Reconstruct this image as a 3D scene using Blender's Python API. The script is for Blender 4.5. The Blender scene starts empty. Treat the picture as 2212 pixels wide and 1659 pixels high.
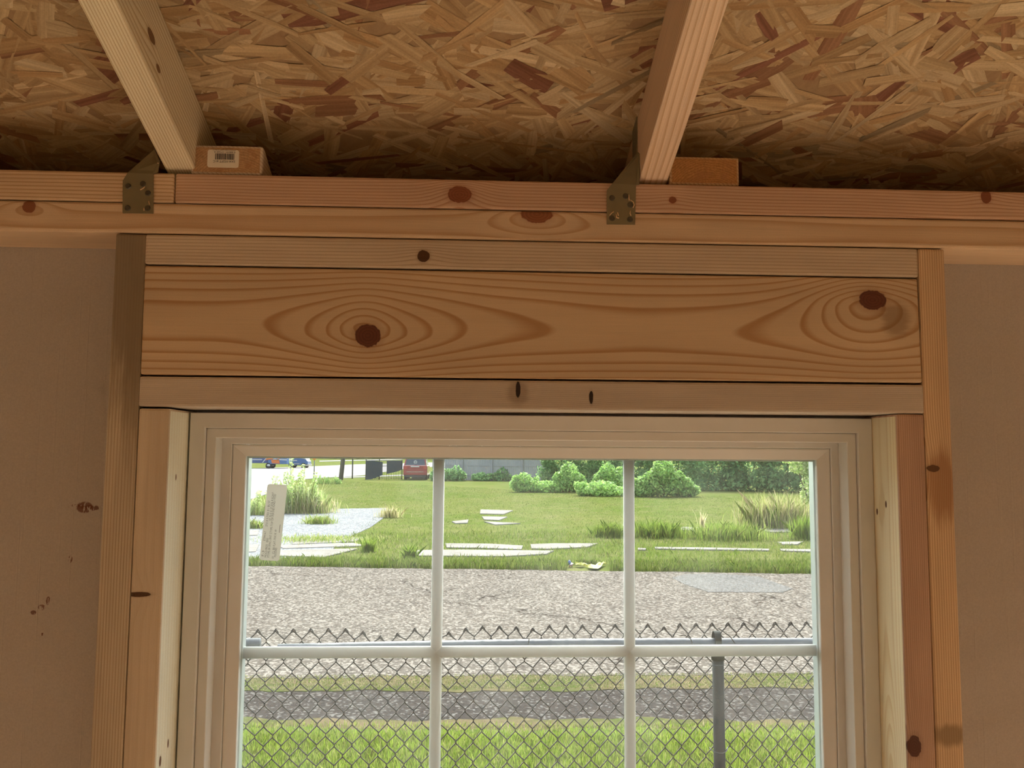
import bpy, bmesh, math, random
import numpy as np
from mathutils import Vector, Matrix

random.seed(7)
rng = np.random.default_rng(7)
SC = bpy.context.scene
COL = SC.collection

# ------------------------------------------------------------------ camera, sky, sun, exposure
F_PX, PITCH, YAW, ROLL = 1737.93, math.radians(4.7168), math.radians(2.6218), math.radians(0.40095)
CAM_Y, CAM_Z = -1.0168, 2.3
_fwd = Vector((math.sin(YAW)*math.cos(PITCH), math.cos(YAW)*math.cos(PITCH), math.sin(PITCH)))
_r0 = Vector((math.cos(YAW), -math.sin(YAW), 0)); _u0 = _r0.cross(_fwd)
_right = _r0*math.cos(ROLL) + _u0*math.sin(ROLL)
_up = -_r0*math.sin(ROLL) + _u0*math.cos(ROLL)
cam = bpy.data.cameras.new('camera'); cam.sensor_width = 36; cam.lens = F_PX/2212*36
cam.clip_start = 0.02; cam.clip_end = 1500
camo = bpy.data.objects.new('camera', cam); COL.objects.link(camo)
mw = Matrix((_right, _up, -_fwd)).transposed().to_4x4(); mw.translation = (0, CAM_Y, CAM_Z)
camo.matrix_world = mw
SC.camera = camo

world = bpy.data.worlds.new('sky'); SC.world = world; world.use_nodes = True
_n = world.node_tree.nodes; _l = world.node_tree.links; _n.clear()
_sky = _n.new('ShaderNodeTexSky'); _sky.sky_type = 'NISHITA'; _sky.sun_disc = False
_sky.sun_elevation = math.radians(47); _sky.sun_rotation = math.radians(8); _sky.air_density = 1.0; _sky.dust_density = 3.5; _sky.ozone_density = 0.6
_bg = _n.new('ShaderNodeBackground'); _bg.inputs['Strength'].default_value = 0.8
_wo = _n.new('ShaderNodeOutputWorld')
_hs = _n.new('ShaderNodeHueSaturation'); _hs.inputs['Saturation'].default_value = 0.45   # thin haze
_l.new(_sky.outputs[0], _hs.inputs['Color']); _l.new(_hs.outputs[0], _bg.inputs[0]); _l.new(_bg.outputs[0], _wo.inputs[0])

sun = bpy.data.lights.new('sun', 'SUN'); sun.energy = 5.0; sun.angle = math.radians(7); sun.color = (1.0, 0.95, 0.87)
suno = bpy.data.objects.new('sun', sun); COL.objects.link(suno)
SUN_DIR = Vector((-0.06, -0.68, -0.73)).normalized()         # the way the light travels: high in front, through the window onto the floor
suno.rotation_euler = SUN_DIR.to_track_quat('-Z', 'Y').to_euler(); suno.location = (1, 8, 10)

SC.view_settings.view_transform = 'Standard'; SC.view_settings.look = 'None'
SC.view_settings.gamma = 1.0; SC.view_settings.use_curve_mapping = False
SC.view_settings.exposure = 0.29
SC.cycles.use_adaptive_sampling = True; SC.cycles.adaptive_threshold = 0.1; SC.cycles.max_bounces = 7; SC.cycles.diffuse_bounces = 4; SC.cycles.transmission_bounces = 4; SC.cycles.glossy_bounces = 2

# ------------------------------------------------------------------ measuring helpers
def ray(u, v): return _fwd + _right*((u-1106)/F_PX) - _up*((v-829.5)/F_PX)
def W(u, v, Y=0.0):
    d = ray(u, v); s = (Y-CAM_Y)/d.y
    return Vector((d.x*s, Y, CAM_Z+d.z*s))
def G(u, v, z=0.0):
    d = ray(u, v); s = (z-CAM_Z)/d.z
    return Vector((d.x*s, CAM_Y+d.y*s, z))
def px_m(u, v, z=0.0):                                       # metres per pixel where the ground is seen at (u, v)
    p = G(u, v, z); return (p-Vector((0, CAM_Y, CAM_Z))).length/F_PX

# ------------------------------------------------------------------ object helpers
def tag(o, label=None, cat=None, group=None, kind=None):
    if label: o['label'] = label
    if cat: o['category'] = cat
    if group: o['group'] = group
    if kind: o['kind'] = kind
    return o
def empty(name, loc, label=None, cat=None, group=None, kind=None):
    o = bpy.data.objects.new(name, None); COL.objects.link(o); o.location = loc; o.empty_display_size = .05
    return tag(o, label, cat, group, kind)
def link(name, me, mats, parent=None):
    o = bpy.data.objects.new(name, me); COL.objects.link(o)
    for m in (mats if isinstance(mats, (list, tuple)) else [mats]):
        if m is not None: me.materials.append(m)
    if parent is not None:
        o.parent = parent
        if parent.parent is None: o.matrix_parent_inverse = Matrix.Translation(-Vector(parent.location))
        else: o.matrix_parent_inverse = Matrix.Translation(-Vector(parent.parent.location) if parent.parent.type == 'EMPTY' else (0,0,0))
    return o
def build(name, verts, faces, mats, parent=None, smooth=False, idx=None, recenter=True):
    me = bpy.data.meshes.new(name)
    vs = [Vector(v) for v in verts]
    base = Vector((0, 0, 0))
    if parent is None and recenter:
        lo = Vector([min(v[i] for v in vs) for i in range(3)]); hi = Vector([max(v[i] for v in vs) for i in range(3)])
        base = Vector(((lo.x+hi.x)/2, (lo.y+hi.y)/2, lo.z))
        vs = [v-base for v in vs]
    me.from_pydata([tuple(v) for v in vs], [], faces)
    if idx is not None: me.polygons.foreach_set('material_index', idx)
    if smooth: me.polygons.foreach_set('use_smooth', [True]*len(me.polygons))
    bm = bmesh.new(); bm.from_mesh(me); bmesh.ops.recalc_face_normals(bm, faces=bm.faces); bm.to_mesh(me); bm.free()
    o = link(name, me, mats, parent); o.location = o.location + base if parent is None else o.location
    return o
HEX = [(0,1,2,3), (7,6,5,4), (0,4,5,1), (1,5,6,2), (2,6,7,3), (3,7,4,0)]
def hexa(front, back): return [Vector(p) for p in front]+[Vector(p) for p in back], HEX
def board(name, front, back, mats, parent=None, bevel=.0025, seg=2, face_mat=None, jag=None):
    """a plank from four front and four back corners, edges eased"""
    vs, fs = hexa(front, back)
    bm = bmesh.new(); bv = [bm.verts.new(v) for v in vs]
    for k, f in enumerate(fs):
        fc = bm.faces.new([bv[i] for i in f])
        if face_mat: fc.material_index = face_mat.get(k, 0)
    bmesh.ops.recalc_face_normals(bm, faces=bm.faces)
    if bevel: bmesh.ops.bevel(bm, geom=list(bm.edges), offset=bevel, segments=seg, profile=.6, affect='EDGES')
    base = Vector((0,0,0))
    if parent is None:
        lo = Vector([min(v.co[i] for v in bm.verts) for i in range(3)]); hi = Vector([max(v.co[i] for v in bm.verts) for i in range(3)])
        base = Vector(((lo.x+hi.x)/2, (lo.y+hi.y)/2, lo.z))
        bmesh.ops.translate(bm, verts=bm.verts, vec=-base)
    me = bpy.data.meshes.new(name); bm.to_mesh(me); bm.free()
    o = link(name, me, mats, parent)
    if parent is None: o.location = base
    return o
def box(name, lo, hi, mats, parent=None, bevel=0.0, seg=2):
    x0, y0, z0 = lo; x1, y1, z1 = hi
    return board(name, [(x0,y0,z0),(x1,y0,z0),(x1,y0,z1),(x0,y0,z1)], [(x0,y1,z0),(x1,y1,z0),(x1,y1,z1),(x0,y1,z1)], mats, parent, bevel, seg)
def prism(name, poly, off, mats, parent=None, bevel=0, smooth=False):
    n = len(poly); off = Vector(off); vs = [Vector(p) for p in poly]+[Vector(p)+off for p in poly]
    fs = [tuple(range(n)), tuple(range(2*n-1, n-1, -1))]+[(i, (i+1) % n, n+(i+1) % n, n+i) for i in range(n)]
    return build(name, vs, fs, mats, parent, smooth)
def tube_data(pts, r, n=8, cap=True):
    pts = [Vector(p) for p in pts]; rs = r if isinstance(r, (list, tuple)) else [r]*len(pts)
    vs, fs = [], []
    for i, p in enumerate(pts):
        t = (pts[min(i+1, len(pts)-1)]-pts[max(i-1, 0)]).normalized()
        a = t.cross(Vector((0, 0, 1)) if abs(t.z) < .9 else Vector((0, 1, 0))).normalized(); b = t.cross(a)
        for k in range(n):
            an = 2*math.pi*k/n; vs.append(p+a*math.cos(an)*rs[i]+b*math.sin(an)*rs[i])
    for i in range(len(pts)-1):
        for k in range(n):
            fs.append((i*n+k, i*n+(k+1) % n, (i+1)*n+(k+1) % n, (i+1)*n+k))
    if cap: fs += [tuple(range(n)), tuple(range((len(pts)-1)*n, len(pts)*n))]
    return vs, fs
def tube(name, pts, r, mats, parent=None, n=8): return build(name, *tube_data(pts, r, n), mats, parent, smooth=True)
def fast_mesh(name, V, Fq, mats, parent=None, col=None, uv=None, smooth=False):
    """numpy verts (N,3), faces (M,k) all the same size; optional per-vertex colour"""
    me = bpy.data.meshes.new(name); N, (Mn, k) = len(V), Fq.shape
    me.vertices.add(N); me.vertices.foreach_set('co', np.ascontiguousarray(V, dtype=np.float32).ravel())
    me.loops.add(Mn*k); me.loops.foreach_set('vertex_index', np.ascontiguousarray(Fq, dtype=np.int32).ravel())
    me.polygons.add(Mn); me.polygons.foreach_set('loop_start', np.arange(0, Mn*k, k, dtype=np.int32))
    if smooth: me.polygons.foreach_set('use_smooth', np.ones(Mn, dtype=bool))
    me.update(calc_edges=True)
    if col is not None:
        a = me.color_attributes.new('tone', 'FLOAT_COLOR', 'POINT'); c = np.ones((N, 4), np.float32); c[:, :3] = col; a.data.foreach_set('color', c.ravel())
    if uv is not None:
        u = me.uv_layers.new(name='grain'); u.data.foreach_set('uv', np.ascontiguousarray(uv[Fq.ravel()], dtype=np.float32).ravel())
    return link(name, me, mats, parent)

# ------------------------------------------------------------------ shader helpers
class NT:
    def __init__(s, name):
        s.m = bpy.data.materials.new(name); s.m.use_nodes = True; s.t = s.m.node_tree; s.t.nodes.clear()
        s.out = s.t.nodes.new('ShaderNodeOutputMaterial')
    def new(s, t, **kw):
        n = s.t.nodes.new(t)
        for k, v in kw.items(): setattr(n, k, v)
        return n
    def put(s, sock, v):
        if isinstance(v, bpy.types.NodeSocket): s.t.links.new(v, sock)
        elif isinstance(v, (tuple, list, Vector)):
            v = tuple(v); sock.default_value = v+(1,) if len(sock.default_value) == 4 and len(v) == 3 else v
        else: sock.default_value = v
    def f(s, op, a, b=0.0, c=0.0, clamp=False):
        n = s.new('ShaderNodeMath', operation=op, use_clamp=clamp)
        for k, v in enumerate((a, b, c)): s.put(n.inputs[k], v)
        return n.outputs[0]
    def add(s, a, b): return s.f('ADD', a, b)
    def sub(s, a, b): return s.f('SUBTRACT', a, b)
    def mul(s, a, b): return s.f('MULTIPLY', a, b)
    def v(s, op, a, b=(0, 0, 0), sc=None):
        n = s.new('ShaderNodeVectorMath', operation=op); s.put(n.inputs[0], a); s.put(n.inputs[1], b)
        if sc is not None: s.put(n.inputs['Scale'], sc)
        return n.outputs['Value'] if op in ('DOT_PRODUCT', 'LENGTH', 'DISTANCE') else n.outputs[0]
    def xyz(s, a, b, c):
        n = s.new('ShaderNodeCombineXYZ')
        for k, q in enumerate((a, b, c)): s.put(n.inputs[k], q)
        return n.outputs[0]
    def pos(s): return s.new('ShaderNodeNewGeometry').outputs['Position']
    def noise(s, vec, scale=1.0, detail=3.0, rough=.5, dist=0.0):
        n = s.new('ShaderNodeTexNoise'); s.put(n.inputs['Vector'], vec)
        n.inputs['Scale'].default_value = scale; n.inputs['Detail'].default_value = detail
        n.inputs['Roughness'].default_value = rough; n.inputs['Distortion'].default_value = dist
        return n.outputs[0]
    def vor(s, vec, scale, feat='F1'):
        n = s.new('ShaderNodeTexVoronoi', feature=feat); s.put(n.inputs['Vector'], vec); n.inputs['Scale'].default_value = scale
        return n.outputs
    def step(s, x, lo, hi, a=0.0, b=1.0):
        n = s.new('ShaderNodeMapRange', interpolation_type='SMOOTHSTEP'); s.put(n.inputs[0], x)
        for k, q in zip((1, 2, 3, 4), (lo, hi, a, b)): n.inputs[k].default_value = q
        return n.outputs[0]
    def ramp(s, x, stops):
        n = s.new('ShaderNodeValToRGB'); s.put(n.inputs[0], x); e = n.color_ramp.elements
        while len(e) < len(stops): e.new(.5)
        for k, (p, c) in enumerate(stops): e[k].position = p; e[k].color = tuple(c)+(1,) if len(c) == 3 else c
        return n.outputs[0]
    def mix(s, fac, a, b, mode='MIX'):
        n = s.new('ShaderNodeMix', data_type='RGBA', blend_type=mode); s.put(n.inputs[0], fac); s.put(n.inputs[6], a); s.put(n.inputs[7], b)
        return n.outputs[2]
    def bump(s, h, strength=.3, dist=.001):
        n = s.new('ShaderNodeBump'); n.inputs['Strength'].default_value = strength; n.inputs['Distance'].default_value = dist; s.put(n.inputs['Height'], h)
        return n.outputs[0]
    def attr(s, name): return s.new('ShaderNodeAttribute', attribute_name=name).outputs['Color']
    def bsdf(s, color, rough=.6, normal=None, metal=0.0, spec=.4, coat=0.0):
        n = s.new('ShaderNodeBsdfPrincipled'); s.put(n.inputs['Base Color'], color); s.put(n.inputs['Roughness'], rough)
        n.inputs['Metallic'].default_value = metal; n.inputs['Specular IOR Level'].default_value = spec; n.inputs['Coat Weight'].default_value = coat
        if normal is not None: s.put(n.inputs['Normal'], normal)
        s.t.links.new(n.outputs[0], s.out.inputs[0]); return n
def plain(name, color, rough=.5, metal=0.0, spec=.4, vary=.08, scale=60, coat=0.0):
    t = NT(name); n = t.noise(t.pos(), scale, 4, .6)
    c = t.mix(t.mul(n, 1.0), tuple(max(0, q*(1-vary)) for q in color), tuple(min(1, q*(1+vary)) for q in color))
    t.bsdf(c, rough, t.bump(n, .06, .001), metal, spec, coat); return t.m

SLOPE = math.radians(20.282); TS = math.tan(SLOPE)
EX, EY, EZ = Vector((1,0,0)), Vector((0,1,0)), Vector((0,0,1))
RDIR = Vector((0, math.cos(SLOPE), -math.sin(SLOPE))); RNRM = Vector((0, math.sin(SLOPE), math.cos(SLOPE)))

def lumber(name, early, late, o, u=EX, v=EZ, w=EY, mode='line', freq=300., theta=.35, wob=.006, wobs=(1.3, 9.), flat=None,
           knots=(), sharp=.5, knotcol=(.17, .06, .03), fine=.10, stain=None, rough=.62, late_amt=1.0, point=2):
    """softwood with growth rings cut by the face; knots = (along, across, r_along, r_across, ring pull, spread_along, spread_across) in metres from o"""
    tone = lambda c_: (min(1, c_[0]*1.18), min(1, c_[1]*1.58), min(1, c_[2]*2.35))
    early, late = tone(early), tone(late)
    t = NT(name); p = t.v('SUBTRACT', t.pos(), tuple(o))
    a, b, c = (t.v('DOT_PRODUCT', p, tuple(q)) for q in (u, v, w))
    wn = t.noise(t.xyz(t.mul(a, wobs[0]), t.mul(b, wobs[1]), t.mul(c, wobs[1])), 1.0, 2, .45)
    wn = t.mul(t.sub(wn, .5), wob*2)
    if mode == 'flat':
        k, b0, kc, lin = flat
        bb = t.sub(b, b0); h = t.add(t.add(t.mul(t.mul(bb, bb), k), t.mul(c, kc)), t.add(t.mul(wn, freq), t.mul(b, lin)))
    else:
        q = t.add(t.mul(b, math.cos(theta)), t.mul(c, math.sin(theta))); h = t.mul(t.add(q, wn), freq)
    core = None
    for (ka, kb, ra, rb, pull, sa, sb, *deep) in knots:
        da, db = t.sub(a, ka), t.sub(b, kb)
        eb = t.f('POWER', t.f('ABSOLUTE', t.mul(db, 1/sb)), point) if point != 2 else t.mul(t.mul(db, db), 1/sb**2)
        e = t.add(t.mul(t.mul(da, da), 1/sa**2), eb)
        if deep: dc = t.mul(t.sub(c, deep[0]), 1/deep[1]); e = t.add(e, t.mul(t.mul(dc, dc), .25))
        h = t.sub(h, t.mul(t.f('EXPONENT', t.mul(e, -1.0)), pull))
        if ra <= 0: continue
        e2 = t.add(t.mul(t.mul(da, da), 1/ra**2), t.mul(t.mul(db, db), 1/rb**2))
        if deep: e2 = t.add(e2, t.mul(dc, dc))
        e2 = t.f('SQRT', e2)
        core = e2 if core is None else t.f('MINIMUM', core, e2)
    fr = t.f('FRACT', h)
    ring = t.ramp(fr, [(0.0, (0,0,0)), (sharp, (.12,)*3), (.86, (1,1,1)), (.93, (.95,)*3), (1.0, (0,0,0))])
    blot = t.noise(t.xyz(t.mul(a, 2.2), t.mul(b, 14), t.mul(c, 14)), 1.0, 3, .55)
    fib = t.noise(t.xyz(t.mul(a, 9), t.mul(b, 700), t.mul(c, 700)), 1.0, 3, .65)
    pore = t.noise(p, 900, 2, .6)
    col = t.mix(t.mul(ring, late_amt), early, late)
    col = t.mix(1.0, col, t.ramp(blot, [(.3, (.86,.84,.82)), (.7, (1.08,1.07,1.04))]), 'MULTIPLY')
    col = t.mix(1.0, col, t.ramp(fib, [(.28, (1-fine,)*3), (.72, (1+fine*.6,)*3)]), 'MULTIPLY')
    col = t.mix(1.0, col, t.ramp(pore, [(.3, (.93,)*3), (.7, (1.05,)*3)]), 'MULTIPLY')
    if stain:
        for (col2, ca, cb, ra, rb, amt) in stain:                  # weathering and smudges with a shape of their own
            da, db = t.mul(t.sub(a, ca), 1/ra), t.mul(t.sub(b, cb), 1/rb)
            e = t.add(t.f('SQRT', t.add(t.mul(da, da), t.mul(db, db))), t.mul(t.sub(t.noise(t.xyz(t.mul(a, 14), t.mul(b, 120), t.mul(c, 120)), 1.0, 4, .65), .5), .9))
            col = t.mix(t.step(e, 1.15, .5, 0, amt), col, col2)
    if core is not None:
        nn = t.mul(t.sub(t.noise(p, 130, 3, .6), .5), .5)
        cc = t.add(core, nn)
        halo = t.step(cc, 1.7, 1.0)
        col = t.mix(t.mul(halo, .35), col, tuple(.5*(x+y) for x, y in zip(late, knotcol)))
        kr = t.f('FRACT', t.mul(core, 4.0))
        kc = t.mix(kr, knotcol, tuple(x*.7 for x in knotcol))
        col = t.mix(t.step(cc, 1.08, .94), col, kc)
    n = t.bump(t.add(t.mul(fib, .6), t.mul(ring, .5)), .25, .0006)
    t.bsdf(col, rough, n, 0, .3); return t.m

def endgrain(name, early, late, o, cx, cz, freq=330.):
    t = NT(name); p = t.v('SUBTRACT', t.pos(), tuple(o)); x, z = t.v('DOT_PRODUCT', p, (1,0,0)), t.v('DOT_PRODUCT', p, (0,0,1))
    dx, dz = t.sub(x, cx), t.sub(z, cz); d = t.f('SQRT', t.add(t.mul(dx, dx), t.mul(dz, dz)))
    d = t.add(d, t.mul(t.noise(p, 30, 3, .6), .01)); fr = t.f('FRACT', t.mul(d, freq))
    sp = t.noise(p, 500, 4, .7)
    col = t.mix(t.ramp(fr, [(0, (0,0,0)), (.6, (.4,)*3), (.9, (1,1,1)), (1, (0,0,0))]), early, late)
    col = t.mix(1.0, col, t.ramp(sp, [(.3, (.72,)*3), (.7, (1.2,)*3)]), 'MULTIPLY')
    col = t.mix(t.step(t.noise(p, 45, 3, .6), .52, .68, 0, .55), col, (.36,.17,.08))
    t.bsdf(col, .75, t.bump(sp, .4, .0008), 0, .2); return t.m

PINE, PINE_L = (.56, .33, .165), (.40, .195, .075)
ZA, ZB, ZCc, ZD, ZE, ZF = (CAM_Z+q for q in (.3487, .3096, .2702, .2299, .0897, .0511))
YS = .089                                                       # stud depth
def kn(u, v, ru, rv, pull, su, sv, o, ax=EX, ay=EZ, Y=0.0):
    """a knot seen at pixel (u, v) of the wall plane; sizes in millimetres"""
    p = W(u, v, Y)-Vector(o); return (p.dot(ax), p.dot(ay), ru/1000, rv/1000, pull, su/1000, sv/1000)

# ------------------------------------------------------------------ room shell
FLOOR_Z = .52; RX0, RX1, RY0 = -1.95, 2.10, -2.75
WIN_X0, WIN_X1, WIN_ZT, WIN_ZB = -.3768, .5457, CAM_Z+.0482, CAM_Z-1.12
OSB0 = ZA+.006+.0949                                            # underside of the roof deck above the wall plane
def roof_z(y): return OSB0-TS*y

def sheath_mat():
    t = NT('siding_back_face'); p = t.pos(); x, y, z = (t.v('DOT_PRODUCT', p, tuple(q)) for q in (EX, EY, EZ))
    ridges = t.noise(t.xyz(t.mul(x, 190), 0.0, t.mul(z, 2.0)), 1.0, 3, .6)
    strip = t.step(ridges, .58, .70)
    wav = t.noise(t.xyz(t.mul(t.add(x, t.mul(z, -1.6)), 9), 0.0, t.mul(z, 9)), 1.0, 2, .5)
    grit = t.noise(p, 420, 4, .7)
    tone = t.noise(t.xyz(t.mul(x, 3), 0.0, t.mul(z, 2)), 1.0, 2, .5)
    col = t.mix(tone, (.52,.455,.40), (.47,.425,.385))
    col = t.mix(t.mul(strip, .18), col, (.62,.56,.50))
    col = t.mix(1.0, col, t.ramp(grit, [(.3, (.9,)*3), (.7, (1.07,)*3)]), 'MULTIPLY')
    # brown printed bar and flecks left over from the mill
    def mark(u0, v0, ru, rv, thr):
        q = W(u0, v0, YS); e = t.add(t.f('POWER', t.mul(t.sub(x, q.x), 1/ru), 2.0), t.f('POWER', t.mul(t.sub(z, q.z), 1/rv), 2.0))
        g = t.noise(t.xyz(t.mul(x, 260), 0.0, t.mul(z, 90)), 1.0, 3, .6)
        return t.mul(t.step(e, 1.1, .6), t.step(g, thr, thr+.04))
    for (u0, v0, ru, rv, thr) in ((183, 1096, .012, .008, .42), (196, 1097, .013, .004, .47), (166, 1094, .012, .003, .52), (152, 1208, .003, .005, .45), (104, 1298, .003, .006, .45), (90, 1312, .005, .004, .5), (72, 1323, .004, .003, .4), (94, 1370, .008, .002, .53)):
        col = t.mix(t.mul(mark(u0, v0, ru, rv, thr), .85), col, (.15,.05,.025))
    t.bsdf(col, .7, t.bump(t.add(t.add(t.mul(strip, .8), t.mul(grit, .35)), t.mul(wav, 4.0)), .45, .0012), 0, .25); return t.m
M_SHEATH = sheath_mat()
def ply_mat(name, c1, c2):
    t = NT(name); p = t.pos(); n1 = t.noise(t.v('MULTIPLY', p, (3, 30, 30)), 1.0, 4, .6); n2 = t.noise(p, 25, 4, .6)
    t.bsdf(t.mix(t.f('MULTIPLY_ADD', n2, .6, t.mul(n1, .4)), c1, c2), .7, t.bump(n2, .2, .001), 0, .3); return t.m
M_PLY = ply_mat('interior_plywood', (.52,.36,.21), (.66,.48,.30))
M_FLOOR = ply_mat('floor_plywood', (.68,.51,.345), (.78,.61,.43))

# wall with the window: sheathing in four pieces round the opening, one object each side
wf = empty('wall_front', (0, YS, FLOOR_Z), 'pinkish tan textured siding panels behind the studs either side of the window', 'wall', kind='structure')
ZTOP = roof_z(YS)+.02
DRX0, DRX1, DRZ = 1.02, 2.00, FLOOR_Z+1.98                          # added unseen openings, doorway right and window gap left, to let in sun
LWX0, LWX1, LWZ0, LWZ1 = -1.85, -.95, FLOOR_Z+.62, FLOOR_Z+1.90
for x0, x1, z0, z1 in ((RX0, LWX0, FLOOR_Z, ZA), (LWX0, LWX1, FLOOR_Z, LWZ0), (LWX0, LWX1, LWZ1, ZA), (LWX1, WIN_X0, FLOOR_Z, ZA), (WIN_X0, WIN_X1, WIN_ZT, ZA), (WIN_X0, WIN_X1, FLOOR_Z, WIN_ZB),
                       (WIN_X1, DRX0, FLOOR_Z, ZA), (DRX0, DRX1, DRZ, ZA), (DRX1, RX1, FLOOR_Z, ZA)):
    box('siding_panel', (x0, YS, z0), (x1, YS+.011, z1), M_SHEATH, wf)
M_JAMB = ply_mat('opening_frame_pine', (.56,.42,.27), (.66,.51,.34))
def opening(name, label, cat, x0, x1, z0, z1):  # frames an opening added out of view to brighten the room
    r_ = empty(name, ((x0+x1)/2, .05, z0), label, cat, kind='structure')
    box('jamb', (x0-.038, 0, FLOOR_Z), (x0, YS, ZF), M_JAMB, r_, .003); box('jamb', (x1, 0, FLOOR_Z), (min(x1+.038, RX1), YS, ZF), M_JAMB, r_, .003)
    box('head', (x0, 0, z1), (x1, YS, z1+.038), M_JAMB, r_, .003)
    if z0 > FLOOR_Z+.1: box('sill', (x0, 0, z0-.038), (x1, YS, z0), M_JAMB, r_, .003)
opening('added_doorway', 'open framed doorway added right of the view to let in sun', 'doorway', DRX0, DRX1, FLOOR_Z, DRZ)
opening('added_window_gap', 'open framed window gap added left of the view to let in sun', 'window opening', LWX0, LWX1, LWZ0, LWZ1)
def wall(name, lo, hi, label): return tag(box(name, lo, hi, M_PLY), label, 'wall', kind='structure')
wall('wall_left', (RX0-.1, RY0-.1, FLOOR_Z), (RX0, YS, 3.25), 'plywood side wall of the shed left of the camera')
wall('wall_right', (RX1, RY0-.1, FLOOR_Z), (RX1+.1, YS, 3.25), 'plywood side wall of the shed right of the camera')
wall('wall_back', (RX0, RY0-.1, FLOOR_Z), (RX1, RY0, 2.72), 'plywood wall of the shed behind the camera')
tag(box('floor', (RX0-.1, RY0-.1, FLOOR_Z-.12), (RX1+.1, YS, FLOOR_Z), M_FLOOR), 'sunlit plywood floor of the shed', 'floor', kind='structure')

# roof deck: two slopes, ridge behind the camera
def osb_mats():
    t = NT('strand_board'); tone = t.attr('tone'); uv = t.new('ShaderNodeUVMap', uv_map='grain').outputs[0]
    p = t.pos()
    g = t.noise(t.v('MULTIPLY', uv, (7, 320, 1)), 1.0, 3, .6); g2 = t.noise(t.v('MULTIPLY', uv, (2.5, 90, 1)), 1.0, 2, .5)
    sp = t.noise(p, 420, 3, .6)
    c = t.mix(1.0, tone, t.ramp(g, [(.3, (.80,.78,.75)), (.7, (1.12,1.12,1.1))]), 'MULTIPLY')
    c = t.mix(1.0, c, t.ramp(g2, [(.35, (.80,.74,.68)), (.6, (1.08,1.08,1.08))]), 'MULTIPLY')
    c = t.mix(1.0, c, t.ramp(sp, [(.3, (.9,)*3), (.7, (1.08,)*3)]), 'MULTIPLY')
    t.bsdf(c, .62, t.bump(t.add(g, t.mul(g2, .7)), .45, .0008), 0, .3)
    b = NT('strand_board_core'); n = b.noise(b.pos(), 70, 5, .65)
    b.bsdf(b.mix(n, (.26,.16,.09), (.42,.30,.17)), .75, b.bump(n, .4, .002), 0, .25)
    return t.m, b.m
M_STRAND, M_OSB = osb_mats()
RIDGE_Y = -1.33; EAVE_Y = .20
ceil = empty('ceiling', (0, 0, OSB0), 'underside of the sloping strand board roof deck above the rafters', 'ceiling', kind='structure')
def deck(y0, y1, z0, z1):
    n = Vector((0, -(z1-z0), y1-y0)).normalized()*.012
    f4 = [(RX0-.2, y0, z0), (RX1+.2, y0, z0), (RX1+.2, y1, z1), (RX0-.2, y1, z1)]
    return board('roof_panel', f4, [Vector(p)+n for p in f4], M_OSB, ceil, 0)
deck(RIDGE_Y, EAVE_Y, roof_z(RIDGE_Y), roof_z(EAVE_Y))
deck(RY0-.3, RIDGE_Y, roof_z(RIDGE_Y)-TS*(RIDGE_Y-RY0+.3), roof_z(RIDGE_Y))
# eave closed outside
tag(box('trim_1', (RX0-.2, EAVE_Y-.02, roof_z(EAVE_Y)-.14), (RX1+.2, EAVE_Y, roof_z(EAVE_Y)+.01), M_PLY), 'fascia board closing the dark eave beyond the top plate', 'fascia', kind='structure')
tag(box('trim_2', (RX0-.2, YS+.0115, roof_z(EAVE_Y)-.15), (RX1+.2, EAVE_Y, roof_z(EAVE_Y)-.14), M_PLY), 'soffit board under the dark eave beyond the top plate', 'soffit', kind='structure')

def strands():
    n = 8500
    x = rng.uniform(-1.55, 1.75, n); s = rng.uniform(-.40, 1.15, n)                    # s runs up the slope from the wall plane
    L = rng.gamma(3.0, .030, n)+.025; Wd = np.clip(rng.gamma(2.2, .0085, n)+.003, .003, .050)
    order = np.argsort(-(L*Wd)+rng.normal(0, .0011, n)); x, s, L, Wd = x[order], s[order], L[order], Wd[order]
    ang = rng.normal(0, .55, n); k = rng.random(n) < .25; ang[k] = rng.uniform(-1.57, 1.57, k.sum())
    pal = np.array([(.62,.47,.28), (.66,.52,.33), (.57,.41,.23), (.53,.36,.19), (.70,.57,.38), (.38,.21,.12), (.30,.14,.09), (.42,.34,.22)])
    pick = rng.choice(len(pal), n, p=[.27,.19,.2,.13,.09,.065,.03,.025])
    col = pal[pick]*.80*rng.uniform(.86, 1.12, (n, 1))
    t = np.array([-.5, -.5, -.18, .2, .5, .5, .2, -.18]); q = np.array([.42, -.42, -.5, -.5, -.40, .40, .5, .5])
    px = t[None]*L[:, None]+rng.normal(0, .05, (n, 8))*np.minimum(L, .06)[:, None]; py = q[None]*Wd[:, None]*rng.uniform(.72, 1.1, (n, 8))
    ca, sa = np.cos(ang)[:, None], np.sin(ang)[:, None]
    X = x[:, None]+px*ca-py*sa; S = s[:, None]+px*sa+py*ca
    down = .0002+np.arange(n)/n*.0012+0*x                                                # later strands lie proud of the earlier ones
    tilt = rng.normal(0, .010, (n, 1))*px+rng.normal(0, .03, (n, 1))*py
    D = down[:, None]+np.clip(tilt, -.0006, .0006)
    Y = -S*math.cos(SLOPE)-D*math.sin(SLOPE); Z = OSB0+S*math.sin(SLOPE)-D*math.cos(SLOPE)
    V = np.stack([X, Y, Z], -1).reshape(-1, 3)
    Fq = np.arange(n*8).reshape(n, 8)
    uv = np.stack([px+rng.uniform(0, 50, (n, 1)), py+rng.uniform(0, 50, (n, 1))], -1).reshape(-1, 2)
    o = fast_mesh('wood_strand', V, Fq, M_STRAND, ceil, np.repeat(col, 8, 0), uv)
    o['kind'] = 'stuff'; o['label'] = 'overlapping tan and reddish wood strands pressed into the board'
strands()

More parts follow.
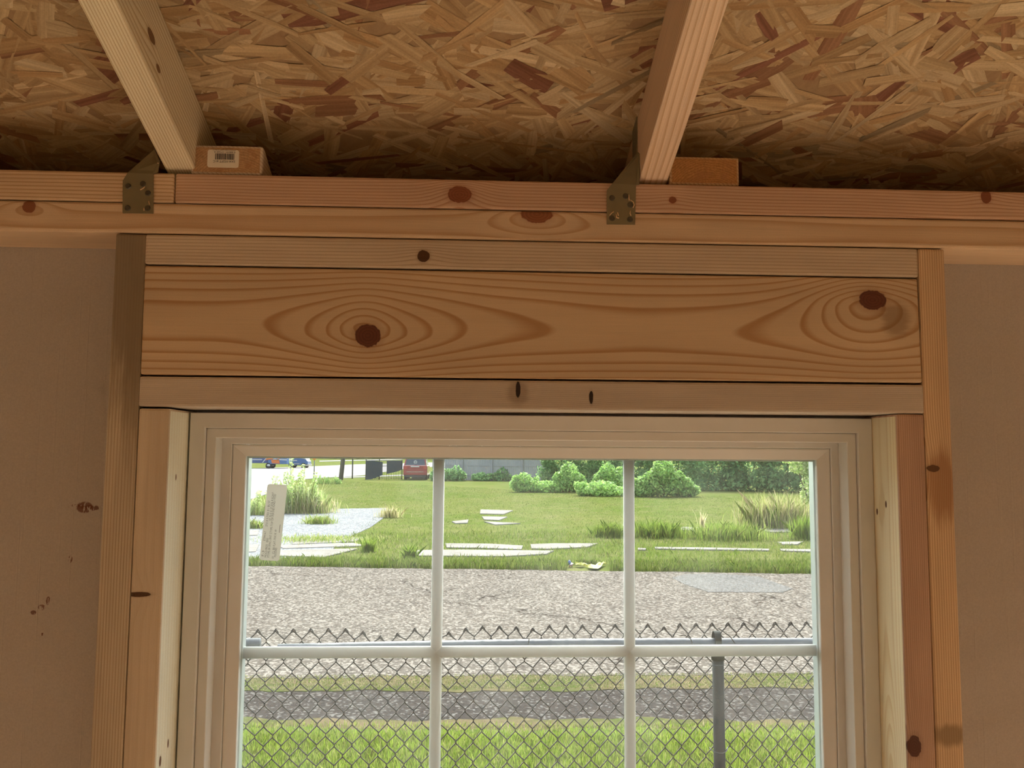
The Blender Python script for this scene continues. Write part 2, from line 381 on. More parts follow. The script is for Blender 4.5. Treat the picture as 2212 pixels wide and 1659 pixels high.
# ------------------------------------------------------------------ framing lumber
def plank_px(name, pts, label, mats, Y=0.0, depth=YS, cat='board', bevel=.0025, group=None, shrink=.0004, face_mat=None):
    """front corners from pixels: bottom-left, bottom-right, top-right, top-left"""
    f = [W(u, v, Y) for u, v in pts]; c = sum(f, Vector())/4
    f = [p+Vector((math.copysign(shrink, c.x-p.x), 0, math.copysign(shrink, c.z-p.z))) for p in f]
    o = board(name, f, [p+Vector((0, depth, 0)) for p in f], mats, None, bevel, face_mat=face_mat)
    return tag(o, label, cat, group)
XL, XR = RX0+.02, RX1-.02
def zpix(u, z, Y=0.0):                                             # pixel row of height z at column u on the wall
    lo, hi = -3000., 4000.
    for _ in range(50):
        m = (lo+hi)/2
        if W(u, m, Y).z > z: lo = m
        else: hi = m
    return (lo+hi)/2
o0 = Vector((0, 0, ZB))
mU1 = lumber('top_plate_pine_left', (.60,.345,.165), (.42,.20,.075), o0, freq=230, theta=.5, wob=.004)
mU2 = lumber('top_plate_pine_right', (.55,.29,.145), (.40,.175,.075), o0, freq=260, theta=.4, wob=.008, wobs=(2.2, 6),
             knots=[kn(993, 420, 15, 11, 3.2, 34, 20, o0), kn(1453, 432, 5, 4.5, .8, 25, 12, o0), kn(2130, 425, 7, 9, 1.2, 30, 16, o0)], knotcol=(.27,.09,.045))
def rect_board(name, x0, x1, z0, z1, mats, label, cat='top plate', y0=0.0, y1=YS, bevel=.003, tilt=0.0, **k):
    f = [(x0, y0, z0), (x1, y0, z0+tilt), (x1, y0, z1+tilt), (x0, y0, z1)]
    b = [(p[0], y1, p[2]) for p in f]
    return tag(board(name, f, b, mats, None, bevel, **k), label, cat)
XJ = W(377, 405).x
rect_board('top_plate', XL, XJ-.0006, ZB+.0004, ZA, mU1, 'upper top plate board left of the butt joint under the pale rafter')
rect_board('top_plate', XJ+.0006, XR, ZB+.0004, ZA, mU2, 'long reddish upper top plate board carrying the reddish rafter')
o0 = Vector((0, 0, ZCc))
mLow = lumber('lower_plate_pine', (.60,.345,.165), (.43,.20,.075), o0, mode='flat', flat=(2600., .030, 160., 70.), freq=150, wob=.009, wobs=(1.6, 4),
              knots=[kn(63, 446, 8, 8, 1.6, 30, 14, o0), kn(1160, 462, 20, 12, 3.0, 55, 24, o0)], knotcol=(.30,.11,.055), late_amt=.8)
rect_board('top_plate', XL, XR, ZCc, ZB-.0006, mLow, 'full length lower top plate directly above the window header')
o0 = Vector((0, 0, ZD))
mNail = lumber('flat_board_pine', (.55,.345,.185), (.38,.21,.095), o0, freq=240, theta=.25, wob=.005, wobs=(1.1, 7),
               knots=[kn(915, 553, 7.5, 7.5, 1.3, 30, 12, o0)], knotcol=(.10,.045,.02), late_amt=.8)
def w_x(u, v): return W(u, v).x
rect_board('filler_board', w_x(313, 540), w_x(1983.2, 565), ZD+.0008, ZCc-.0012, mNail, 'flat board with one round knot between top plates and header', 'board')
o0 = Vector((0, 0, ZE))
mHead = lumber('header_pine', (.55,.315,.145), (.385,.175,.06), o0, mode='flat', flat=(980., .071, 60., 3.), freq=70, wob=.006, wobs=(2.6, 7.), sharp=.60, fine=.06, point=1.35,
               knots=[kn(795, 725, 16, 14.5, 3.0, 95, 52, o0), kn(785, 705, 0, 0, 2.0, 36, 30, o0), kn(1885, 648, 18, 12.5, 3.4, 92, 56, o0), kn(1860, 662, 0, 0, 1.8, 50, 40, o0),
                      kn(1400, 690, 0, 0, -1.3, 190, 75, o0)], knotcol=(.15,.05,.03),
               stain=[((.20,.12,.06), *(lambda p: (p.x, p.z-ZE))(W(1935, 690)), .022, .028, .55)])
hb = [(w_x(302.5, 806), 0, ZE+.0012), (w_x(1993, 828), 0, ZE+.0016), (w_x(1982.5, 604), 0, ZD-.001), (w_x(311.5, 574), 0, ZD-.0010)]
tag(board('window_header', hb, [(p[0], YS, p[2]) for p in hb], mHead, None, .0035, 3), 'wide header board with two big dark knots above the window', 'header')
o0 = Vector((0, 0, ZF))
mSill = lumber('lower_flat_board_pine', (.50,.325,.185), (.40,.24,.125), o0, freq=420, theta=.2, wob=.004, wobs=(1.5, 8), late_amt=.6,
               knots=[kn(1119, 842, 3, 10, 1.2, 22, 16, o0), kn(1277, 858, 2.6, 8, .8, 18, 14, o0)], knotcol=(.035,.022,.018),
               stain=[((.22,.15,.09), *(lambda p: (p.x, p.z-ZF))(W(1119, 850)), .016, .018, .5)])
rect_board('sill_board', w_x(300, 840), w_x(1996, 862), ZF, ZE-.0008, mSill, 'greyish flat board with two slit knots right above the window frame', 'board')
# studs
def stud(name, bl, br, tl, tr, ztop, mats, label, zbot=FLOOR_Z, **k):
    f = [(bl, 0, zbot), (br, 0, zbot), (tr, 0, ztop), (tl, 0, ztop)]
    return tag(board(name, f, [(p[0], YS, p[2]) for p in f], mats, None, .003, **k), label, 'stud')
def ext(xt, zt, xb, zb, z): return xt+(xb-xt)*(z-zt)/(zb-zt)
o0 = Vector((-.436, 0, CAM_Z))
mKL = lumber('left_king_pine', (.50,.32,.165), (.36,.20,.09), o0, u=EZ, v=EX, freq=300, theta=.3, wob=.004, wobs=(1.5, 8), fine=.16,
             stain=[((.22,.165,.105), .235, .004, .21, .045, .85), ((.24,.18,.11), .13, .012, .16, .016, .55)])
stud('king_stud', -.4558, -.4178, -.4545, -.4166, ZCc-.0012, mKL, 'full height stud with grey weathered top left of the window')
o0 = Vector((.60, 0, CAM_Z))
mKR = lumber('right_king_pine', (.62,.345,.15), (.44,.20,.075), o0, u=EZ, v=EX, freq=330, theta=.2, wob=.003, wobs=(1.2, 8), fine=.14,
             knots=[kn(2016, 1012, 4.5, 8, 1.6, 45, 20, o0, EZ, EX)], knotcol=(.16,.075,.035),
             stain=[((.33,.15,.06), *(lambda p: (p.z-CAM_Z, p.x-.60))(W(2035, 1050)), .055, .022, .7), ((.24,.16,.08), *(lambda p: (p.z-CAM_Z, p.x-.60))(W(2055, 1588)), .016, .03, .75)])
stud('king_stud', .5832, .6205, .5815, .6168, ZCc-.0012, mKR, 'full height orange stud with a dark knot right of the window')
o0 = Vector((-.40, 0, CAM_Z))
mJL = lumber('left_jack_pine', (.55,.345,.18), (.50,.30,.145), o0, u=EZ, v=EX, freq=160, theta=.9, wob=.006, late_amt=.5, fine=.08,
             knots=[kn(300, 1284, 3, 14, 1.0, 22, 22, o0, EZ, EX)], knotcol=(.10,.045,.02))
mJLs = lumber('left_jack_lit_side', (.74,.56,.33), (.66,.47,.25), o0, u=EZ, v=EY, w=EX, freq=120, theta=.3, wob=.006, late_amt=.6, fine=.05, knotcol=(.16,.07,.03),  # paler than the front face: window light put into the colour
              knots=[(W(385, 1031, .03).z-CAM_Z, .030, .004, .0016, .2, .02, .01), (W(355, 1635, .03).z-CAM_Z, .016, .006, .003, .2, .02, .01), (W(366, 1612, .03).z-CAM_Z, .040, .005, .002, .2, .02, .01)])
stud('jack_stud', -.4172, -.3779, -.4162, -.3785, ZF-.0022, [mJL, mJLs], 'plain tan trimmer stud against the left side of the window', face_mat={3: 1})
o0 = Vector((.565, 0, CAM_Z))
mJR = lumber('right_jack_heartwood', (.46,.235,.12), (.35,.155,.07), o0, u=EZ, v=EX, freq=380, theta=.2, wob=.004, fine=.14,
             knots=[kn(1975, 1612, 13, 9, 1.6, 40, 16, o0, EZ, EX)], knotcol=(.12,.045,.03))
_jz = W(1935, 1640, .03).z-CAM_Z
mJRs = lumber('right_jack_sapwood', (.76,.53,.27), (.58,.34,.13), o0, u=EZ, v=EY, w=EX, mode='flat', flat=(2300., .045, 0., 0.), freq=60, wob=.004, wobs=(1.5, 5), late_amt=.55, fine=.06,
              knots=[(_jz-.03, .040, 0, 0, 3.5, .10, .020), (W(1915, 1090, .03).z-CAM_Z, .034, .0042, .002, .2, .02, .01), (W(1890, 1106, .05).z-CAM_Z, .058, .004, .002, .2, .02, .01)], knotcol=(.14,.06,.03))
stud('jack_stud', .5452, .5826, .5449, .5810, ZF-.0006, [mJR, mJRs], 'reddish brown trimmer stud against the right side of the window', face_mat={5: 1})

# rafters
def rafter(x0, x1, early, late, label, **k):
    z0 = ZA+.006; y_hi, y_lo = RIDGE_Y+.02, .175
    o = Vector((x0, 0, z0)); m = lumber(label.split()[0]+'_rafter_pine', early, late, o, u=RDIR, v=EX, w=RNRM, **k)
    def P(x, y, top): return Vector((x, y, z0-TS*y+(.0944 if top else 0)))
    # side profile with a seat cut over the plate
    seat = .02
    prof = [(y_hi, z0-TS*y_hi), (seat, ZA+.0004), (YS+.012, ZA+.0004), (y_lo, z0-TS*y_lo), (y_lo, z0-TS*y_lo+.0944), (y_hi, z0-TS*y_hi+.0944)]
    bm = bmesh.new()
    a = [bm.verts.new((x0, y, z)) for y, z in prof]; b = [bm.verts.new((x1, y, z)) for y, z in prof]; n = len(prof)
    bm.faces.new(a); bm.faces.new(b[::-1])
    for i in range(n): bm.faces.new((a[i], a[(i+1) % n], b[(i+1) % n], b[i]))
    bmesh.ops.recalc_face_normals(bm, faces=bm.faces)
    bmesh.ops.bevel(bm, geom=[e for e in bm.edges if abs((e.verts[0].co-e.verts[1].co).x) < .001], offset=.003, segments=2, profile=.6, affect='EDGES')
    base = Vector(((x0+x1)/2, 0, ZA)); bmesh.ops.translate(bm, verts=bm.verts, vec=-base)
    me = bpy.data.meshes.new('rafter'); bm.to_mesh(me); bm.free(); r = link('rafter', me, m); r.location = base
    return tag(r, label, 'rafter')
def rk(u, v, ra, rc, pull, sp):                                    # a knot on the right-hand side of the left rafter
    d = ray(u, v); s_ = -.3606/d.x; p = Vector((-.3606, CAM_Y+d.y*s_, CAM_Z+d.z*s_))-Vector((-.3988, 0, ZA+.006))
    return (p.dot(RDIR), p.dot(EX), ra, .012, pull, sp, .012, p.dot(RNRM), rc)
_kp = (Vector((-.36, -.19, ZA+.12))-Vector((-.399, 0, ZA+.006)))
rafter(-.3988, -.3606, (.66,.455,.24), (.46,.27,.105), 'pale yellow pine rafter beside the block with the barcode sticker', freq=330, theta=.5, wob=.004, wobs=(1.2, 8), fine=.10,
       knots=[rk(327, 78, .011, .006, 1.6, .05), rk(342, 148, .006, .004, 1.0, .03)], knotcol=(.22,.12,.06))
rafter(.2120, .2502, (.66,.385,.20), (.50,.25,.105), 'orange red pine rafter above the right part of the window', freq=210, theta=.9, wob=.012, wobs=(1.5, 10), fine=.12)

# offcut blocks on the plate
def block(u0, u1, label, early, late, bevelled, name='offcut_block'):
    x0, x1 = W(u0, 340).x, W(u1, 340).x; y0 = .003; z0 = ZA+.0003; h = .0385
    mS = lumber(name+'_side_'+label.split()[0], early, late, (x0, 0, z0), u=EY, v=EX, w=EZ, freq=250, theta=.8)
    mE = endgrain(name+'_end_'+label.split()[0], early, late, (x0, 0, z0), .055, -.03)
    d = .083
    prof = [(y0, z0), (y0+d, z0), (y0+d, z0+(.004 if bevelled else h)), (y0+(.010 if bevelled else d-.01), z0+h), (y0, z0+h)]
    bm = bmesh.new(); a = [bm.verts.new((x0, y, z)) for y, z in prof]; b = [bm.verts.new((x1, y, z)) for y, z in prof]; n = len(prof)
    bm.faces.new(a); bm.faces.new(b[::-1])
    for i in range(n): bm.faces.new((a[i], a[(i+1) % n], b[(i+1) % n], b[i]))
    bmesh.ops.recalc_face_normals(bm, faces=bm.faces)
    for f in bm.faces: f.material_index = 1 if f.calc_center_median().y < y0+.0005 else 0
    bmesh.ops.bevel(bm, geom=list(bm.edges), offset=.0032, segments=2, profile=.6, affect='EDGES')
    base = Vector(((x0+x1)/2, y0+.04, z0)); bmesh.ops.translate(bm, verts=bm.verts, vec=-base)
    me = bpy.data.meshes.new(name); bm.to_mesh(me); bm.free(); o = link(name, me, [mS, mE]); o.location = base
    return tag(o, label, 'wood block'), x0, x1, y0
blk, bx0, bx1, by0 = block(411, 566, 'short slant-cut lumber block with a white barcode sticker on its end', (.56,.36,.20), (.42,.235,.115), True)
block(1447, 1598, 'rough brown lumber block without sticker beside the reddish rafter', (.50,.26,.10), (.36,.165,.06), False)

# ------------------------------------------------------------------ paper, ink, text
M_PAPER = plain('sticker_paper', (.80,.74,.64), .45, vary=.03)
M_INK = plain('printed_ink', (.05,.05,.055), .6, vary=.1)
def text_mesh(body, size):
    c = bpy.data.curves.new('lettering', 'FONT'); c.body = body; c.size = size; c.resolution_u = 2
    t = bpy.data.objects.new('lettering', c); COL.objects.link(t); dg = bpy.context.evaluated_depsgraph_get()
    me = bpy.data.meshes.new_from_object(t.evaluated_get(dg)); bpy.data.objects.remove(t); bpy.data.curves.remove(c); return me
def put_text(body, size, origin, ax, ay, parent, mat, width=None):
    me = text_mesh(body, size); xs = [v.co.x for v in me.vertices]; s = width/(max(xs)-min(xs)) if width else 1.0
    for v in me.vertices:
        v.co = Vector(origin)+Vector(ax)*(v.co.x*s)+Vector(ay)*v.co.y
    return link('lettering', me, mat, parent)
def rounded(cx, cz, w, h, r, ax, az, Y, n=4):
    pts = []
    for sx, sz, a0 in ((1, 1, 0), (-1, 1, 90), (-1, -1, 180), (1, -1, 270)):
        for k in range(n+1):
            a = math.radians(a0+90*k/n); pts.append(Vector((cx, Y, cz))+ax*(sx*(w/2-r)+r*math.cos(a))+az*(sz*(h/2-r)+r*math.sin(a)))
    return pts
# barcode sticker (upside down)
pA, pB = W(449, 323, by0), W(515.5, 363, by0)
cx, cz, sw, sh = (pA.x+pB.x)/2, (pA.z+pB.z)/2, pB.x-pA.x, pA.z-pB.z
stk = prism('barcode_sticker', rounded(cx, cz, sw, sh, .003, EX, EZ, by0-.0004), (0, .0005, 0), M_PAPER)
tag(stk, 'small white barcode sticker stuck upside down on a lumber block', 'sticker')
bl, br = W(465, 340, by0).x, W(506, 340, by0).x; zt, zb = W(480, 332, by0).z, W(480, 345, by0).z
x = bl; rr = random.Random(4)
while x < br:
    w = rr.choice((.00035, .0005, .0008, .0011)); w = min(w, br-x)
    box('barcode_bar', (x, by0-.0007, zb), (x+w, by0-.0004, zt), M_INK, stk); x += w+rr.choice((.0004, .0006, .0009))
put_text('2X4-102FT # C', .0040, (W(509, 348, by0).x, by0-.0007, W(509, 347.5, by0).z), (-1,0,0), (0,0,-1), stk, M_INK, width=.028)
put_text('0 88091 17160 4', .0030, (W(509, 329, by0).x, by0-.0007, W(509, 328, by0).z), (-1,0,0), (0,0,-1), stk, M_INK, width=.0265)
put_text('MANUFACTURED LUMBER PRODUCT', .0014, (W(510, 326, by0).x, by0-.0007, W(510, 324.6, by0).z), (-1,0,0), (0,0,-1), stk, M_INK, width=.029)

# ------------------------------------------------------------------ hurricane ties
M_GALV = plain('galvanised_tie', (.30,.275,.19), .48, .75, .5, .12, 40)
M_NAIL = plain('nail_head', (.13,.12,.10), .5, .8, .5, .2, 200)
M_SPLIT = plain('raw_splinter', (.78,.56,.34), .7)
def tie(plate, upper, nails, strap, splits, label):
    root = empty('hurricane_tie', W(plate[3][0], plate[3][1], 0), label, 'metal tie')
    prism('nailing_plate', [W(u, v, -.0018) for u, v in plate], (0, .0016, 0), M_GALV, root)
    a = [W(u, v, Y) for u, v, Y in upper]; prism('twist_strap', a, (0, .0014, 0), M_GALV, root)
    if strap:
        x, y0, y1, z0, z1 = strap; box('rafter_strap', (x-.0018, y0, z0), (x-.0002, y1, z1), M_GALV, root)
    for u, v in nails:
        c = W(u, v, -.0018); n = 12
        v0 = [c+Vector((math.cos(2*math.pi*k/n)*.0038, 0, math.sin(2*math.pi*k/n)*.0038)) for k in range(n)]
        v1 = [c+Vector((math.cos(2*math.pi*k/n)*.0030, -.0014, math.sin(2*math.pi*k/n)*.0030)) for k in range(n)]
        build('nail', v0+v1, [tuple(range(n, 2*n)), tuple(range(n))]+[(k, (k+1) % n, n+(k+1) % n, n+k) for k in range(n)], M_NAIL, root)
    for pts in splits:
        tube('splinter', [W(u, v, -.0025) for u, v in pts], .0007, M_SPLIT, root, 4)
tie([(265, 390), (276, 373), (331, 375), (330.5, 461), (264.5, 460)], [(275, 373.5, -.0018), (331, 376, -.0018), (341, 372, -.003), (345, 349, -.003), (334, 322, .006)],
    [(277, 402.5), (308.6, 397), (319.4, 417), (275.8, 449.5), (318.6, 449.5)], (-.3988, .0, .045, ZA+.03, ZA+.085),
    [[(303, 410), (309, 407), (313, 403)], [(321, 434), (322, 439), (323.5, 442)], [(311, 455), (311, 449)], [(340, 352), (343, 353)]],
    'galvanised tie with five nails holding the pale rafter')
tie([(1311, 411), (1323, 396), (1374, 399), (1372, 485), (1311, 484)], [(1322, 397.5, -.0018), (1374, 399.5, -.0018), (1381, 399, -.003), (1382, 332, .0), (1378, 328, .004)],
    [(1322, 427.6), (1351.4, 423.4), (1361.2, 442.7), (1322, 471.6), (1361, 474.2)], (.2120, .012, .04, ZA+.045, ZA+.125),
    [[(1358, 420), (1359, 433)], [(1361, 432), (1368, 436), (1370, 443), (1367, 449)], [(1362, 455), (1361, 461), (1363, 466)], [(1317, 465), (1321, 460), (1326, 457)], [(1330, 462), (1332, 470), (1337, 471)], [(1334, 459), (1336, 466)]],
    'galvanised tie with five nails holding the reddish rafter')
# ------------------------------------------------------------------ window
def vinyl(name='white_vinyl'):
    t = NT(name); n = t.noise(t.pos(), 300, 3, .5); t.bsdf((.71,.705,.68), .34, t.bump(n, .03, .0005), 0, .45); return t.m
M_VINYL = vinyl()
def translucent(name, color, tr, rough=.4):
    t = NT(name); d = t.new('ShaderNodeBsdfPrincipled'); n = t.noise(t.pos(), 40, 3, .5); c = t.mix(n, tuple(q*.96 for q in color), color)
    t.put(d.inputs['Base Color'], c); d.inputs['Roughness'].default_value = rough
    b = t.new('ShaderNodeBsdfTranslucent'); t.put(b.inputs[0], c); m = t.new('ShaderNodeMixShader'); m.inputs[0].default_value = tr
    t.t.links.new(d.outputs[0], m.inputs[1]); t.t.links.new(b.outputs[0], m.inputs[2]); t.t.links.new(m.outputs[0], t.out.inputs[0]); return t.m
M_BAR = translucent('thin_white_bar', (.74,.75,.75), .07)
M_SPACER = plain('glazing_spacer', (.62,.70,.74), .3, .5, .5, .05)
def glass():
    t = NT('hazy_window_glass'); tr = t.new('ShaderNodeBsdfTransparent'); tr.inputs[0].default_value = (.95,.965,.95,1)
    df = t.new('ShaderNodeBsdfTranslucent'); df.inputs[0].default_value = (.75,.76,.72,1)
    gl = t.new('ShaderNodeBsdfGlossy'); gl.inputs['Roughness'].default_value = .02; gl.inputs['Color'].default_value = (1,1,1,1)
    m1 = t.new('ShaderNodeMixShader'); veil = t.mul(t.step(t.noise(t.pos(), 14, 4, .6), .3, .75), .008); t.put(m1.inputs[0], t.add(veil, .002))  # faint patchy scatter film added to wash a haze over the view outside
    t.t.links.new(tr.outputs[0], m1.inputs[1]); t.t.links.new(df.outputs[0], m1.inputs[2])
    fr = t.new('ShaderNodeFresnel'); fr.inputs[0].default_value = 1.45
    m2 = t.new('ShaderNodeMixShader'); t.put(m2.inputs[0], t.mul(fr.outputs[0], .6))
    t.t.links.new(m1.outputs[0], m2.inputs[1]); t.t.links.new(gl.outputs[0], m2.inputs[2]); t.t.links.new(m2.outputs[0], t.out.inputs[0]); return t.m
M_GLASS = glass()
win = empty('window_1', ((WIN_X0+WIN_X1)/2, .09, WIN_ZB), 'white vinyl window with a grid of bars between the panes', 'window', kind='structure')
def sweep(name, x0, x1, z0, z1, prof, mat, parent):
    """closed rectangular frame; prof = (inset, y) pairs from outside to inside, mitred corners, one piece"""
    vs = []; n = len(prof)
    for cx_, cz_, sx, sz in ((x0, z0, 1, 1), (x1, z0, -1, 1), (x1, z1, -1, -1), (x0, z1, 1, -1)):
        vs += [Vector((cx_+sx*a_, y_, cz_+sz*a_)) for a_, y_ in prof]
    fs = [(c_*n+k, c_*n+k+1, ((c_+1) % 4)*n+k+1, ((c_+1) % 4)*n+k) for c_ in range(4) for k in range(n-1)]
    fs += [(c_*n+n-1, c_*n, ((c_+1) % 4)*n, ((c_+1) % 4)*n+n-1) for c_ in range(4)]
    return build(name, vs, fs, mat, parent)
def eased(pts, r=.0012):
    out = []
    for k, p in enumerate(pts):
        if k in (0, len(pts)-1): out.append(p); continue
        a_, b_ = Vector(pts[k-1])-Vector(p), Vector(pts[k+1])-Vector(p); q = min(r, a_.length*.45, b_.length*.45)
        c1, c2 = Vector(p)+a_.normalized()*q, Vector(p)+b_.normalized()*q; m_ = (c1+c2)/2*.6+Vector(p)*.4
        out += [tuple(c1), tuple(m_), tuple(c2)]
    return out
FX0, FX1, FZT, FZB = WIN_X0+.0008, WIN_X1-.0008, WIN_ZT-.0012, WIN_ZB+.002
sweep('frame_rail', FX0, FX1, FZB, FZT, eased([(0, .118), (0, .065), (.0202, .065), (.0202, .0685), (.0206, .118)]), M_VINYL, win)
sweep('frame_step', FX0+.0204, FX1-.0204, FZB+.0204, FZT-.0204, eased([(0, .118), (0, .0705), (.0128, .0705), (.0130, .0990), (.0136, .118)]), M_VINYL, win)
SX0, SX1, SZT = W(483, 1000, .097).x, W(1811, 1000, .097).x, W(480, 942.5, .097).z
SMID = CAM_Z-.56
sash = {}
for nm, z0, z1 in (('sash', SMID, SZT), ('sash', FZB+.04, SMID-.002)):
    e = empty(nm, ((SX0+SX1)/2, .1, z0)); e.parent = win; e.matrix_parent_inverse = Matrix.Translation(-Vector(win.location))
    sweep('sash_rail', SX0-.004, SX1+.004, z0, z1+.004*(z1 == SZT), eased([(0, .122), (0, .097), (.0145, .097), (.0145, .122)]), M_VINYL, win)
    sweep('glazing_bead', SX0+.0107, SX1-.0107, z0+.0107, z1-.0107, eased([(0, .122), (0, .0995), (.002, .0993), (.0163, .1062), (.0165, .122)], .0010), M_VINYL, win)
    sweep('spacer_bar', SX0+.0236, SX1-.0236, z0+.0236, z1-.0236, eased([(0, .1285), (0, .1135), (.0058, .1135), (.0058, .1285)], .0006), M_SPACER, win)
    gx0, gx1, gz0, gz1 = SX0+.025, SX1-.025, z0+.025, z1-.025
    box('inner_pane', (gx0, .1085, gz0), (gx1, .1110, gz1), M_GLASS, win)
    box('outer_pane', (gx0, .1290, gz0), (gx1, .1310, gz1), M_GLASS, win)
    # grid bars between the panes, flattened with rounded edges
    zh = W(1150, 1407.5, .119).z if z1 == SZT else (gz0+gz1)/2
    def bar(p0, p1, half, name):
        p0, p1 = Vector(p0), Vector(p1); ax = (p1-p0).normalized(); sd = ax.cross(EY)
        n = 16; prof = []
        for k in range(n):
            an = 2*math.pi*k/n; cx_, cy_ = math.cos(an), math.sin(an)
            prof.append((math.copysign(abs(cx_)**.55, cx_)*half, math.copysign(abs(cy_)**.8, cy_)*.0042))
        vs = [p0+sd*a_+EY*b_ for a_, b_ in prof]+[p1+sd*a_+EY*b_ for a_, b_ in prof]
        build(name, vs, [tuple(range(n)), tuple(range(n, 2*n))]+[(k, (k+1) % n, n+(k+1) % n, n+k) for k in range(n)], M_BAR, win, smooth=True)
    for xv in (-.0497, .2184): bar((xv, .1198, gz0), (xv, .1198, gz1), .0079, 'grid_bar')
    bar((gx0, .1198, zh), (gx1, .1198, zh), .0080, 'grid_bar')
    bpy.data.objects.remove(e)
# sticker on the pane
YG = .1082
q0, q1, q2, q3 = W(578, 1045, YG), W(621, 1048, YG), W(603, 1212, YG), W(560.5, 1210, YG)
ay = ((q0-q3)+(q1-q2)).normalized(); ax = ((q1-q0)+(q2-q3)).normalized(); ctr = (q0+q1+q2+q3)/4
sw, sh = ((q1-q0).length+(q2-q3).length)/2, ((q0-q3).length+(q1-q2).length)/2
M_LBL = translucent('glazing_label', (.72,.72,.68), .50, .55)
gl = prism('glazing_sticker', rounded(ctr.x, ctr.z, sw, sh, .0035, ax, ay, YG), (0, .0002, 0), M_LBL)
tag(gl, 'long greyish label with typed lines stuck on the window glass', 'sticker')
M_INK2 = plain('typed_ink', (.16,.16,.15), .6)
lines = [(.12, .03, 'F-3', .07), (.12, .235, 'ETPM14-7', .12), (.15, .42, '37.0 X 0.7/001 B 1 BU 57', .34), (.27, .02, 'MOCO PRO3   0003', .25), (.30, .50, '37 70 0 X 37 0/36 R 8.24 F', .37),
         (.41, .02, 'FTYPE-SR SPAC-.0NT CTYPE-TOP OP-70X1NE FLNG-1VOD', .83), (.64, .01, '01   CL BR FLAT-70X1K W', .38), (.75, .03, 'MOOON0S', .12)]
for fx, fy, s, ln in lines:
    org = ctr-ax*(sw/2)+ax*(fx*sw+.002)-ay*(sh/2)+ay*(fy*sh+.002)
    put_text(s, .0042, org-EY*.0002, ay, -ax, gl, M_INK2, width=ln*sh)
org = ctr+ax*(sw*.34)+ay*(-.13*sh); box_l = [org, org+ax*.0006, org+ax*.0006+ay*.011, org+ay*.011]
prism('printed_bracket', [p-EY*.0003 for p in box_l], (0, .0002, 0), M_INK2, gl)

ALB = .50                                                       # daylight reflectance scale of the outdoor palette
def oplain(name, color, *a_, **k_): return plain(name, tuple(q*.45 for q in color), *a_, **k_)
# ------------------------------------------------------------------ outdoors: ground
def ground_mat(name, cols, scale=1.0, fine=40., bump=.5, speck=None, rough=.9, stretch=(1,1,1), cracks=None):
    cols = [tuple(q*ALB for q in c_) for c_ in cols]
    if speck: speck = (speck[0], tuple(q*ALB for q in speck[1]), *speck[2:])
    t = NT(name); p = t.v('MULTIPLY', t.pos(), stretch)
    n1 = t.noise(p, .35*scale, 4, .6); n2 = t.noise(p, 2.2*scale, 4, .6); n3 = t.noise(p, fine, 4, .7)
    c = t.mix(t.step(n1, .35, .65), cols[0], cols[1]); c = t.mix(t.step(n2, .45, .7, 0, .7), c, cols[2])
    c = t.mix(1.0, c, t.ramp(n3, [(.25, (.72,)*3), (.75, (1.25,)*3)]), 'MULTIPLY')
    if speck:
        d = t.vor(t.pos(), speck[0])
        cc = t.new('ShaderNodeSeparateColor'); t.put(cc.inputs[0], d['Color'])
        c = t.mix(t.step(cc.outputs[0], speck[2], speck[2]+.06, 0, speck[3]), c, speck[1])
        c = t.mix(t.step(cc.outputs[1], .82, .86, 0, .5), c, tuple(q*.35 for q in cols[0]))
    if cracks:
        for sc, wd, dist, amt in cracks:
            wv = t.v('ADD', t.pos(), t.v('SCALE', t.new('ShaderNodeTexNoise').outputs['Color'], sc=0.0))
            nz = t.new('ShaderNodeTexNoise'); t.put(nz.inputs['Vector'], t.pos()); nz.inputs['Scale'].default_value = 2.4; nz.inputs['Detail'].default_value = 5
            wv = t.v('ADD', t.v('MULTIPLY', t.pos(), (1, .62, 1)), t.v('SCALE', nz.outputs['Color'], sc=dist))
            e = t.vor(wv, sc, 'DISTANCE_TO_EDGE')['Distance']
            gate = t.step(t.noise(t.pos(), .55, 2, .5), .48, .56)
            c = t.mix(t.mul(t.mul(t.step(e, wd, wd*.3), gate), amt), c, (.011,.009,.008))
    t.bsdf(c, rough, t.bump(n3, bump, .01), 0, 0.0); return t.m
M_LAWN = ground_mat('lawn', ((.145,.20,.045), (.20,.225,.070), (.26,.25,.115)), .6, 30, .8)
M_LAWN_N = ground_mat('near_lawn_soil', ((.13,.22,.04), (.18,.26,.05), (.22,.24,.08)), 2, 60, .8)
M_ROAD = ground_mat('old_asphalt', ((.165,.145,.128), (.195,.172,.152), (.145,.128,.115)), .5, 45, .6, speck=(36., (.46,.415,.37), .62, .8), cracks=[(.42, .010, .5, .75), (1.4, .012, .35, .6)])
M_PATCH = ground_mat('pale_road_patch', ((.20,.195,.19), (.23,.222,.215), (.18,.175,.172)), 1, 55, .6, speck=(55., (.42,.41,.40), .6, .6))
M_GRAVEL = ground_mat('dark_gravel', ((.078,.070,.067), (.095,.085,.080), (.068,.062,.06)), 2, 45, .8, speck=(46., (.30,.285,.27), .82, .7))
M_DRY = ground_mat('dry_verge', ((.23,.18,.11), (.115,.155,.04), (.26,.205,.13)), 3.5, 50, 1.0, stretch=(.6, 1.6, 1))
M_PAD = ground_mat('blue_grey_gravel', ((.29,.305,.335), (.34,.35,.365), (.25,.262,.29)), 2, 30, .8, speck=(26., (.6,.61,.63), .6, .7))
M_CONC = ground_mat('pale_concrete', ((.40,.375,.345), (.45,.43,.40), (.33,.30,.27)), 1.5, 40, .5)
M_FARROAD = ground_mat('sunlit_concrete_street', ((.46,.445,.43), (.52,.50,.49), (.40,.385,.37)), .4, 6, .3)
